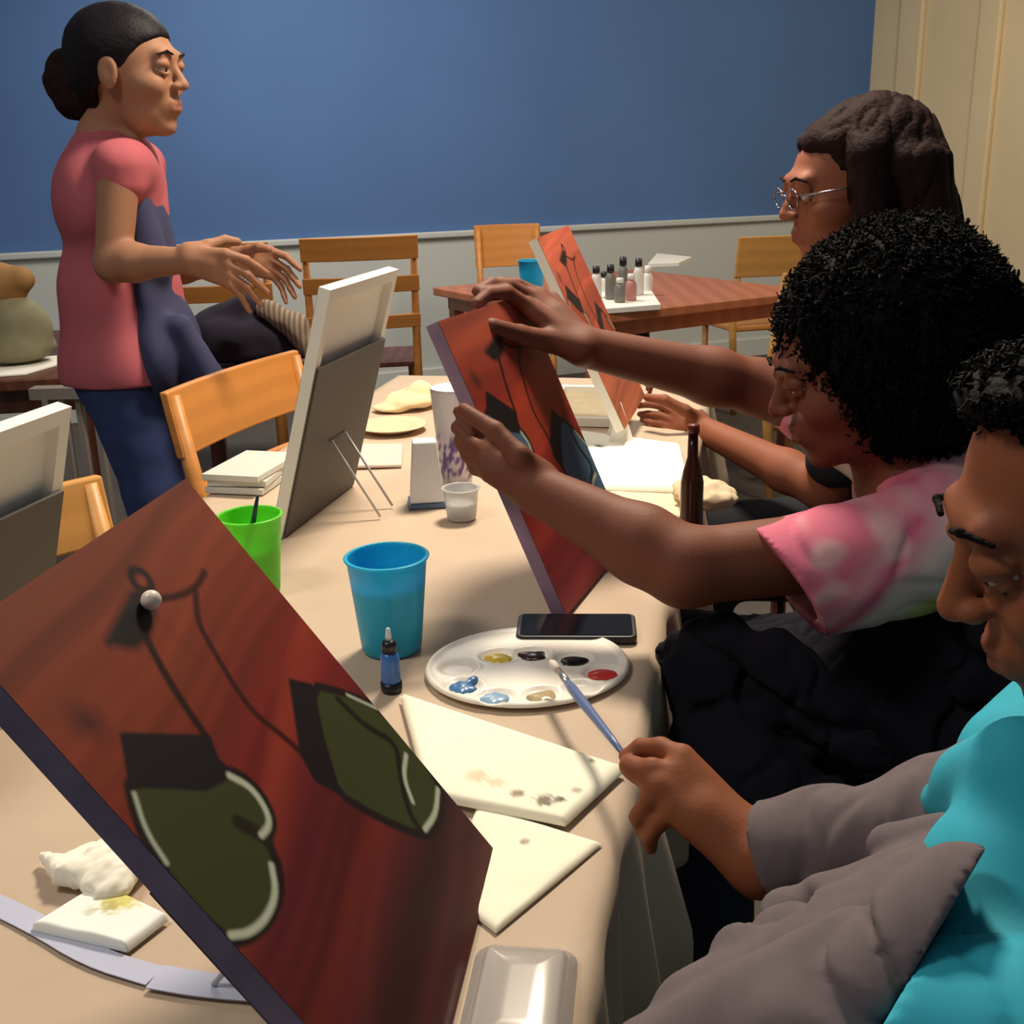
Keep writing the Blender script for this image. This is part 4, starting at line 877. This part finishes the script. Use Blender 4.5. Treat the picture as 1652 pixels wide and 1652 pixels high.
    ap = [El((.545, 1.36, .70), (.125, .185, .13), k=.06), El((.50, 1.33, .60), (.14, .20, .10), k=.06), Cp(hpL+np.array([-.05, -.02, .02]), knL+np.array([.0, 0, .02]), .095, .075, k=.05), Cp(hpR+np.array([-.05, 0, .02]), knR+np.array([.02, 0, .02]), .095, .075, k=.05), El((.40, 1.32, .64), (.14, .15, .07), k=.06), El((.27, 1.27, .675), (.06, .07, .05), k=.05), Cp((.53, 1.215, .60), (.56, 1.22, .76), .05, .06, k=.06)]
    for (xa, ya, xb, yb, Y0, Y1, r_) in ((1095, 1060, 1150, 1230, 1.20, 1.15, .022), (1130, 1030, 1230, 1200, 1.19, 1.12, .020), (1175, 1020, 1330, 1190, 1.17, 1.10, .018), (1250, 1040, 1400, 1220, 1.14, 1.08, .018), (1120, 1200, 1330, 1290, 1.13, 1.06, .022), (1150, 1240, 1260, 1330, 1.10, 1.05, .02)):
        ap.append(Cp(at(xa, ya, Y0), at(xb, yb, Y1), r_*1.3, r_*1.6, k=.022))
    sculpt('apron', ap, .0045, mat('black_cloth', (20, 18, 27), .95, noise=(18, .15), spec=.2), root, disp=lambda X: .009*wob(X, 30, np.array([1, 1, .6]))+.004*wob(X, 75)+crease(X, 24, .010, .07)+crease(X+.5, 38, .006, .06))
    jl = [El(pel, (.13, .175, .10), k=.05)]
    for hp, kn in ((hpL, knL), (hpR, knR)):
        an = kn+np.array([.03, 0, -.50]); jl += [Cp(hp, kn, .082, .060, k=.04), Cp(kn, an, .058, .042, k=.03)]
        sh = [El(an+np.array([-.05, 0, -.045]), (.12, .042, .038), k=.03), Cp(an, an+np.array([0, 0, -.02]), .04, k=.03)]; sculpt('shoe', sh, .006, mat('dark_shoe', (30, 28, 30), .6), root)
    sculpt('jeans', jl, .007, mat('navy_denim', (26, 32, 50), .85, noise=(40, .2)), root, disp=lambda X: .004*wob(X, 40))
person_tiedye()
chair('dining_chair', 'dark wood chair under the person in tie-dye', (.60, 1.40), math.radians(90), darkwood, darkwood, w_=.44, top=.86, slats=((.74, .86), (.56, .62)))

# ---------- P3: glasses, dark brown hair, holding the far painting
def person_glasses():
    root = thing('person', 'person in glasses with long dark brown hair, behind the afro, holding a painting', 'person', (.74, 2.12, 0))
    s = 1.04; R = head_R((-.98, -.10, -.16)); nose = at(1259, 352, 2.05); t = nose-R@(np.array([.118, 0, -.022])*s)
    neck = np.array([.66, 2.08, 1.09]); chest = np.array([.72, 2.10, .93]); pel = np.array([.76, 2.10, .55])
    shL = np.array([.65, 1.93, 1.02]); elL = at(1330, 790, 2.05); wrL = at(1128, 690, 2.30)
    shR = np.array([.66, 2.28, 1.02]); elR = at(1300, 655, 2.42); wrR = at(1140, 612, 2.46)
    torso = [El(chest, (.11, .17, .16), k=.05), El((pel+chest)/2, (.11, .145, .18), k=.05), El(pel, (.12, .165, .11), k=.05), Cp(shL+np.array([.02, .03, 0]), shR+np.array([.02, -.03, 0]), .05, k=.05)]
    pr = xf(head_prims(), R, t, s)+[Cp(t+R@np.array([-.03, 0, -.06]), neck, .052, .056, k=.03), Cp(neck, chest, .06, .09, k=.05)]+torso
    pr += arm_prims(shL, elL, wrL, .046, .040, .027)+arm_prims(shR, elR, wrR, .045, .038, .026)
    hk = [at(1092, 668, 2.33), at(1090, 680, 2.325), at(1090, 691, 2.32), at(1093, 701, 2.315)]
    fs = [[at(1068, 655, 2.345), at(1046, 652, 2.36), at(1030, 655, 2.37)], [at(1064, 670, 2.34), at(1046, 668, 2.36), at(1032, 668, 2.37)], [at(1064, 683, 2.335), at(1048, 681, 2.35), at(1036, 678, 2.365)], [at(1070, 697, 2.32), at(1056, 695, 2.335), at(1046, 690, 2.345)]]
    th = [at(1105, 662, 2.27), at(1072, 645, 2.27), at(1044, 641, 2.30)]
    pr += hand_prims(wrL, hk, fs, th, None, .95)
    hk = [wrR+np.array([-.075, .02-.02*i, .03-.006*i]) for i in range(4)]
    fs = [[k_+np.array([-.035, -.01, .005]), k_+np.array([-.055, -.015, -.01]), k_+np.array([-.06, -.015, -.03])] for k_ in hk]
    pr += hand_prims(wrR, hk, fs, [wrR+np.array([-.03, -.03, .03]), wrR+np.array([-.06, -.05, .03]), wrR+np.array([-.085, -.055, .02])], None, .9)
    for ps in face_bits(R, t, s, root, hairb): pr += ps
    sculpt('body', pr, .0042, skinm('brown_skin_far'), root, colfn=skin_col((142, 86, 62), R=R, t=t, s=s, lipc=(120, 60, 56)))
    hc = t+R@np.array([-.045, 0, .035])
    hp = [El(hc+np.array([.012, 0, .012]), (.118, .108, .115), k=.04), El(t+R@np.array([.0, 0, .085]), (.075, .075, .040), k=.03)]
    for i in range(11):     # locks falling behind the shoulders
        a = -1.9+i*.38; b = hc+np.array([.055+.05*math.cos(a), .10*math.sin(a), .01]); e_ = b+np.array([.05+.02*math.sin(i*2), .02*math.sin(i*3), -.36])
        hp += [Cp(b, (b+e_)/2+np.array([.02, 0, 0]), .030, .026, k=.012), Cp((b+e_)/2+np.array([.02, 0, 0]), e_, .026, .014, k=.012)]
    hp += [Cp(hc+np.array([-.03, -.095, .02]), hc+np.array([-.02, -.105, -.17]), .036, .026, k=.02)]
    sculpt('hair', hp, .0048, hairb, root, disp=lambda X: .003*wob(X, 110, np.array([1, 1, .3]))+crease(X, 75, .006, .10, np.array([1, 1, .12])))
    gl = bmobj_glasses(R, t, s, root)
    shirt = fat(torso, .010)+[Cp(shL, shL+(elL-shL)*.8, .062, .055, k=.03), Cp(shR, shR+(elR-shR)*.8, .06, .054, k=.03), Cp(neck+np.array([.02, 0, -.03]), chest, .07, .1, k=.04)]
    sculpt('black_shirt', shirt, .006, mat('black_shirt_cloth', (30, 30, 36), .9), root, disp=lambda X: .006*wob(X, 35))
    jl = [El(pel, (.13, .175, .11), k=.05)]
    for sy in (-.09, .09):
        hp_ = pel+np.array([-.02, sy, 0]); kn = pel+np.array([-.40, sy*1.2, .0]); an = kn+np.array([.03, 0, -.46]); jl += [Cp(hp_, kn, .082, .060, k=.04), Cp(kn, an, .058, .042, k=.03)]
        sculpt('shoe', [El(an+np.array([-.05, 0, -.045]), (.12, .042, .038), k=.03)], .007, mat('dark_shoe', (30, 28, 30)), root)
    sculpt('trousers', jl, .008, mat('black_trousers', (24, 24, 30), .9), root)
def bmobj_glasses(R, t, s, root):
    bm = bmesh.new(); g = lambda x, y, z: t+R@(np.array([x, y, z])*s)
    for sy in (-1, 1):
        ring = [g(.106-.10*(abs(.033+.022*math.cos(a))-.01)**1.0*.25, sy*(.034+.024*math.cos(a)), .008+.017*math.sin(a)) for a in np.linspace(0, 2*math.pi, 25)]
        tube(bm, ring, .0016*s, 6, caps=False); tube(bm, [g(.100, sy*.058, .014), g(.05, sy*.080, .014), g(-.01, sy*.084, .012)], .0016*s, 6)
    tube(bm, [g(.105, -.011, .012), g(.112, 0, .015), g(.105, .011, .012)], .0016*s, 6)
    o = bmobj('glasses', bm, mat('silver_frame', (150, 140, 150), .2, metallic=.9), root, smooth=True)
    return o
person_glasses()
chair('dining_chair', 'dark wood chair under the person in glasses', (.76, 2.12), math.radians(90), darkwood, darkwood, w_=.44, top=.86, slats=((.74, .86), (.56, .62)))

# ---------- P1: nearest, turquoise shirt, grey sleeves, holding a brush
def person_near():
    root = thing('person', 'nearest person in turquoise shirt with grey sleeves, dipping a paintbrush', 'person', (.50, .58, 0))
    s = 1.03; R = head_R((-.93, .16, -.36), (.0, .0, 1)); nose = at(1520, 992, .665); t = nose-R@(np.array([.118, 0, -.022])*s)
    neck = np.array([.425, .61, .895]); chest = np.array([.415, .60, .76]); pel = np.array([.52, .60, .53])
    shR = np.array([.425, .755, .865]); elR = at(1530, 1352, .70); wrR = at(1225, 1388, .765)
    shL = np.array([.375, .445, .85]); elL = at(1290, 1690, .47); wrL = at(960, 1830, .50)
    torso = [El(chest+np.array([0, 0, .02]), (.105, .165, .13), k=.05), El((pel+chest)/2, (.10, .145, .15), k=.05), El(pel, (.12, .165, .10), k=.05), Cp(shL+np.array([.02, .03, 0]), shR+np.array([.02, -.03, 0]), .05, k=.05)]
    pr = xf(head_prims(), R, t, s)+[Cp(t+R@np.array([-.03, 0, -.06]), neck, .052, .056, k=.03), Cp(neck, chest, .06, .09, k=.05)]+torso
    pr += arm_prims(shR, elR, wrR, .046, .038, .028)+arm_prims(shL, elL, wrL, .046, .038, .027)
    # brush hand
    hk = [at(1100, 1222, .825), at(1088, 1250, .812), at(1082, 1280, .80), at(1085, 1308, .79)]
    fs = [[at(1066, 1206, .84), at(1034, 1206, .85), at(1010, 1220, .85)], [at(1052, 1240, .815), at(1026, 1240, .825), at(1012, 1232, .84)], [at(1048, 1290, .80), at(1030, 1318, .80), at(1036, 1340, .80)], [at(1062, 1328, .79), at(1048, 1350, .79), at(1050, 1368, .79)]]
    th = [at(1120, 1315, .795), at(1062, 1268, .805), at(1016, 1236, .83)]
    ps = hand_prims(wrR, hk, fs, th, None, 1.0)
    pr += ps
    hk = [wrL+np.array([-.075, .03-.02*i, .01-.004*i]) for i in range(4)]
    fs = [[k_+np.array([-.035, .0, .01]), k_+np.array([-.055, .0, -.004]), k_+np.array([-.062, 0, -.022])] for k_ in hk]
    pr += hand_prims(wrL, hk, fs, [wrL+np.array([-.02, .045, .0]), wrL+np.array([-.055, .055, .0]), wrL+np.array([-.085, .05, -.005])], None, .95)
    for ps in face_bits(R, t, s, root, hairm, -.001): pr += ps
    sculpt('body', pr, .003, skinm('warm_brown_skin'), root, colfn=skin_col((140, 80, 50), R=R, t=t, s=s, lipc=(120, 62, 54)))
    hc = t+R@np.array([-.035, 0, .045])
    hp = [El(hc, (.110, .094, .088), R, k=.02), El(t+R@np.array([-.06, 0, .0]), (.07, .085, .08), R, k=.03), El(t+R@np.array([.05, 0, .03]), (.08, .07, .062), R, k=.012, sub=True), El(t+R@np.array([.01, .0, -.03]), (.055, .12, .06), R, k=.012, sub=True), El(t+R@np.array([.035, 0, .108]), (.040, .052, .016), R, k=.02)]
    hh_ = sculpt('hair', hp, .004, hairm, root, disp=lambda X: .004*wob(X, 120))
    bm = bmesh.new(); surface_curls(bm, hh_, 2500, 9, cl=.009, wr=.0010); bmobj('hair_curls', bm, hairm, root, smooth=True)
    # turquoise shirt
    teal = mat('turquoise_knit', (38, 168, 190), .8, noise=(30, .06))
    shirt = fat(torso, .016)+[Cp(neck+np.array([.015, 0, -.03]), chest, .072, .105, k=.04), Cp(shR, shR+(elR-shR)*.30, .066, .060, k=.03), Cp(shL, shL+(elL-shL)*.50, .070, .060, k=.03), El((.375, .58, .80), (.085, .15, .09), k=.05), Cp(at(1640, 1440, .57), at(1590, 1720, .50), .060, .062, k=.03), Cp(at(1570, 1262, .66), at(1650, 1250, .60), .026, .034, k=.02), Cp(at(1520, 1295, .68), at(1650, 1300, .62), .016, .03, k=.02),
              Cp(neck+np.array([.0, 0, .035]), neck+np.array([-.01, 0, .12]), .058, .06, sub=True, k=.01)]
    sculpt('turquoise_shirt', shirt, .004, teal, root, k=.02, disp=lambda X: .004*wob(X, 34))
    grey = mat('grey_jersey', (108, 97, 99), .95, noise=(60, .08), spec=.2)
    cuff = at(1250, 1378, .757); sd = unit(elR-cuff)
    slv = [Cp(cuff-sd*.012, elR+np.array([0, 0, .005]), .043, .048, k=.02), Cp(elR, shR+(elR-shR)*.25, .050, .052, k=.03), Cp(cuff-sd*.06, cuff+sd*.012, .0335, .0335, sub=True, k=.002)]
    sculpt('grey_sleeve', slv, .003, grey, root, k=.012, disp=lambda X: .006*wob(X, 46, np.array([1.4, 1, .7]))+.002*wob(X, 110)+crease(X+.31, 30, .003, .08, np.array([1.5, 1, .8])), cut=[(cuff, -unit(sd+np.array([0, 0, .15])))])
    lft = [Cp(at(1560, 1500, .50), elL, .046, .046, k=.012), Cp(elL, wrL, .048, .045, k=.02)]
    ca, cb = at(1590, 1370, .6), at(1425, 1652, .5); cn_ = unit(np.cross(cb-ca, unit(ca-CAM))); cn_ = cn_ if cn_[0] > 0 else -cn_
    for (xa, ya, xb, yb, Y0, Y1, ra, rb) in ((1530, 1395, 1275, 1478, .60, .60, .020, .020), (1540, 1420, 1215, 1560, .58, .555, .024, .026), (1530, 1450, 1130, 1650, .565, .52, .026, .030), (1500, 1500, 1260, 1690, .545, .50, .024, .030), (1480, 1540, 1370, 1700, .535, .50, .022, .026), (1545, 1360, 1440, 1372, .63, .63, .018, .018)):
        lft.append(Cp(at(xa, ya, Y0), at(xb, yb, Y1), ra, rb, k=.007))
    sculpt('turquoise_sleeve', [Cp(shL, shL+(elL-shL)*1.0, .070, .058, k=.03), Cp(at(1640, 1440, .57), at(1590, 1720, .50), .058, .060, k=.03)], .004, teal, root, disp=lambda X: .004*wob(X, 34)+crease(X, 22, .003), cut=[(ca, -cn_)])
    sculpt('grey_jacket', lft, .0036, grey, root, k=.010, disp=lambda X: .005*wob(X, 34, np.array([1, 1.4, .6]))+.0025*wob(X, 80)+crease(X, 26, .008, .05, np.array([.7, .9, 1.5])), cut=[(ca, cn_)])
    jl = [El(pel, (.13, .175, .10), k=.05)]
    for sy in (-.09, .09):
        hp_ = pel+np.array([-.02, sy, -.01]); kn = pel+np.array([-.36, sy*1.2, -.0]); an = kn+np.array([.03, 0, -.46]); jl += [Cp(hp_, kn, .080, .058, k=.04), Cp(kn, an, .056, .042, k=.03)]
        sculpt('shoe', [El(an+np.array([-.05, 0, -.045]), (.12, .042, .038), k=.03)], .007, mat('dark_shoe', (30, 28, 30)), root)
    sculpt('trousers', jl, .007, mat('dark_trousers', (28, 24, 32), .9), root, disp=lambda X: .004*wob(X, 40))
person_near()
chair('dining_chair', 'dark wood chair under the nearest person in turquoise', (.54, .60), math.radians(90), darkwood, darkwood, w_=.44, top=.82, slats=((.70, .82), (.54, .60)))
tip = at(888, 1066, 1.10); tip[2] = max(tip[2], ZT+.006); pin = at(1010, 1222, .855); dr = unit(pin-tip)
paint_brush('silver-blue paintbrush held over the palette by the nearest person', tip, pin+dr*.0, mat('steel_blue_handle', (96, 116, 160), .3), .0046)

# ---------- W: standing, coral top, navy apron
def person_standing():
    root = thing('person', 'standing person in coral top, navy apron and jeans with a dark ponytail', 'person', (-.84, 2.52, 0))
    s = 1.06; R = head_R((.985, -.18, -.05)); nose = at(303, 141, 2.47); t = nose-R@(np.array([.118, 0, -.022])*s)
    neck = np.array([-.845, 2.53, 1.375]); chest = np.array([-.855, 2.53, 1.21]); waist = np.array([-.860, 2.53, 1.04]); pel = np.array([-.855, 2.53, .885])
    shR = at(192, 268, 2.39); elR = at(183, 425, 2.36); wrR = at(305, 420, 2.30)
    shL = np.array([-.835, 2.70, 1.31]); elL = np.array([-.83, 2.74, 1.07]); wrL = np.array([-.63, 2.68, 1.09])
    torso = [El(chest+np.array([0, 0, .03]), (.100, .15, .13), k=.05), El(waist, (.108, .128, .15), k=.05), El(pel, (.115, .155, .11), k=.05), Cp(shR+np.array([0, .05, 0]), shL+np.array([0, -.05, 0]), .045, k=.05)]
    legs = []
    kn = [at(252, 800, 2.42), at(275, 800, 2.62)]; an = [np.array([-.80, 2.44, .09]), np.array([-.72, 2.64, .09])]
    for i, sy in enumerate((-.08, .08)):
        hp_ = pel+np.array([0, sy, -.03]); legs += [Cp(hp_, kn[i], .085, .060, k=.03), Cp(kn[i], an[i], .056, .040, k=.03)]
    pr = xf(head_prims(), R, t, s)+[Cp(t+R@np.array([-.035, 0, -.06]), neck+np.array([-.005, 0, 0]), .040, .043, k=.02), Cp(neck, chest, .048, .09, k=.05)]+torso+fat(legs, -.008)
    pr += arm_prims(shR, elR, wrR, .043, .036, .025)+arm_prims(shL, elL, wrL, .042, .035, .025)
    def hnd(wr, sy, dz=0):
        hk = [wr+np.array([.078, sy*(-.012+.0*i), .012-.020*i+dz]) for i in range(4)]
        fs = []
        for i, k_ in enumerate(hk):
            L = [.040, .044, .041, .032][i]; a = [-.35, -.55, -.7, -.9][i]
            d1 = np.array([math.cos(a), sy*.25, math.sin(a)]); d2 = np.array([math.cos(a-.35), sy*.45, math.sin(a-.35)])
            p1 = k_+d1*L; p2 = p1+d2*L*.62; fs.append([p1, p2, p2+d2*L*.5])
        th = [wr+np.array([.035, sy*.02, .026]), wr+np.array([.065, sy*.045, .034]), wr+np.array([.088, sy*.055, .030])]
        return hand_prims(wr, hk, fs, th, None, .98)
    pr += hnd(wrR, 1)+hnd(wrL, -1, .01)
    for ps in face_bits(R, t, s, root, hairw, .001): pr += ps
    sculpt('body', pr, .0042, skinm('light_brown_skin'), root, colfn=skin_col((158, 112, 86), R=R, t=t, s=s, lipc=(142, 84, 74)))
    hc = t+R@np.array([-.022, 0, .045])*1.06
    hp = [El(hc, (.114, .090, .092), R, k=.02), El(t+R@np.array([-.065, 0, .0]), (.06, .075, .075), R, k=.03), El(t+R@np.array([.075, 0, -.02]), (.075, .10, .088), R, k=.015, sub=True), El(t+R@np.array([.0, 0, -.055]), (.06, .12, .055), R, k=.012, sub=True)]
    sculpt('hair', hp, .004, hairw, root, disp=lambda X: .0015*wob(X, 120))
    pc = at(112, 132, 2.53); pb = t+R@np.array([-.10, 0, .02])
    sculpt('ponytail', [Cp(pb, pc, .020, .036, k=.02), El(pc, (.052, .05, .066), k=.02), El(pc+np.array([.02, 0, -.035]), (.05, .045, .045), k=.02)], .004, hairb, root, disp=lambda X: .006*wob(X, 90))
    pink = mat('coral_cotton', (176, 92, 100), .9, noise=(8, .06), spec=.2)
    top = fat(torso, .012)+[Cp(pel+np.array([-.0, -.01, -.01]), waist, .138, .12, k=.05), El(pel+np.array([0, 0, -.02]), (.135, .17, .10), k=.05), Cp(shR, shR+np.array([0, 0, -.03]), .052, .049, k=.03), Cp(shL, shL+np.array([0, 0, -.035]), .056, .052, k=.03), Cp(neck+np.array([0, 0, -.03]), chest, .066, .10, k=.04)]
    sculpt('coral_top', top, .005, pink, root, k=.02, disp=lambda X: .004*wob(X, 26, np.array([1, 1, .4]))+crease(X, 14, .0022, .08, np.array([1, 1, .7])), cut=[((0, 0, .855), (0, 0, -1))])
    navy = mat('navy_apron_cloth', (52, 54, 88), .85)
    apn = [El((-.775, 2.52, 1.03), (.045, .120, .28), k=.04), El((-.755, 2.51, .90), (.060, .145, .12), k=.04), Cp((-.78, 2.44, 1.28), (-.75, 2.45, 1.1), .018, .03, k=.03), Cp((-.70, 2.42, .98), (-.645, 2.43, .84), .02, .035, k=.04), Cp((-.78, 2.48, .9), (-.66, 2.47, .82), .04, .03, k=.03)]
    sculpt('navy_apron', apn, .005, navy, root, disp=lambda X: .004*wob(X, 40), cut=[((0, 0, .80), (0, 0, -1))])
    sculpt('jeans', fat(legs, .006)+[El(pel, (.122, .162, .11), k=.05)], .006, mat('blue_jeans', (40, 56, 104), .85, noise=(30, .15)), root, disp=lambda X: .003*wob(X, 50))
    for i in range(2): sculpt('shoe', [El(an[i]+np.array([.05, 0, -.05]), (.125, .043, .038), k=.03), Cp(an[i], an[i]+np.array([0, 0, -.02]), .042, k=.03)], .007, mat('dark_shoe', (30, 28, 30)), root)
person_standing()
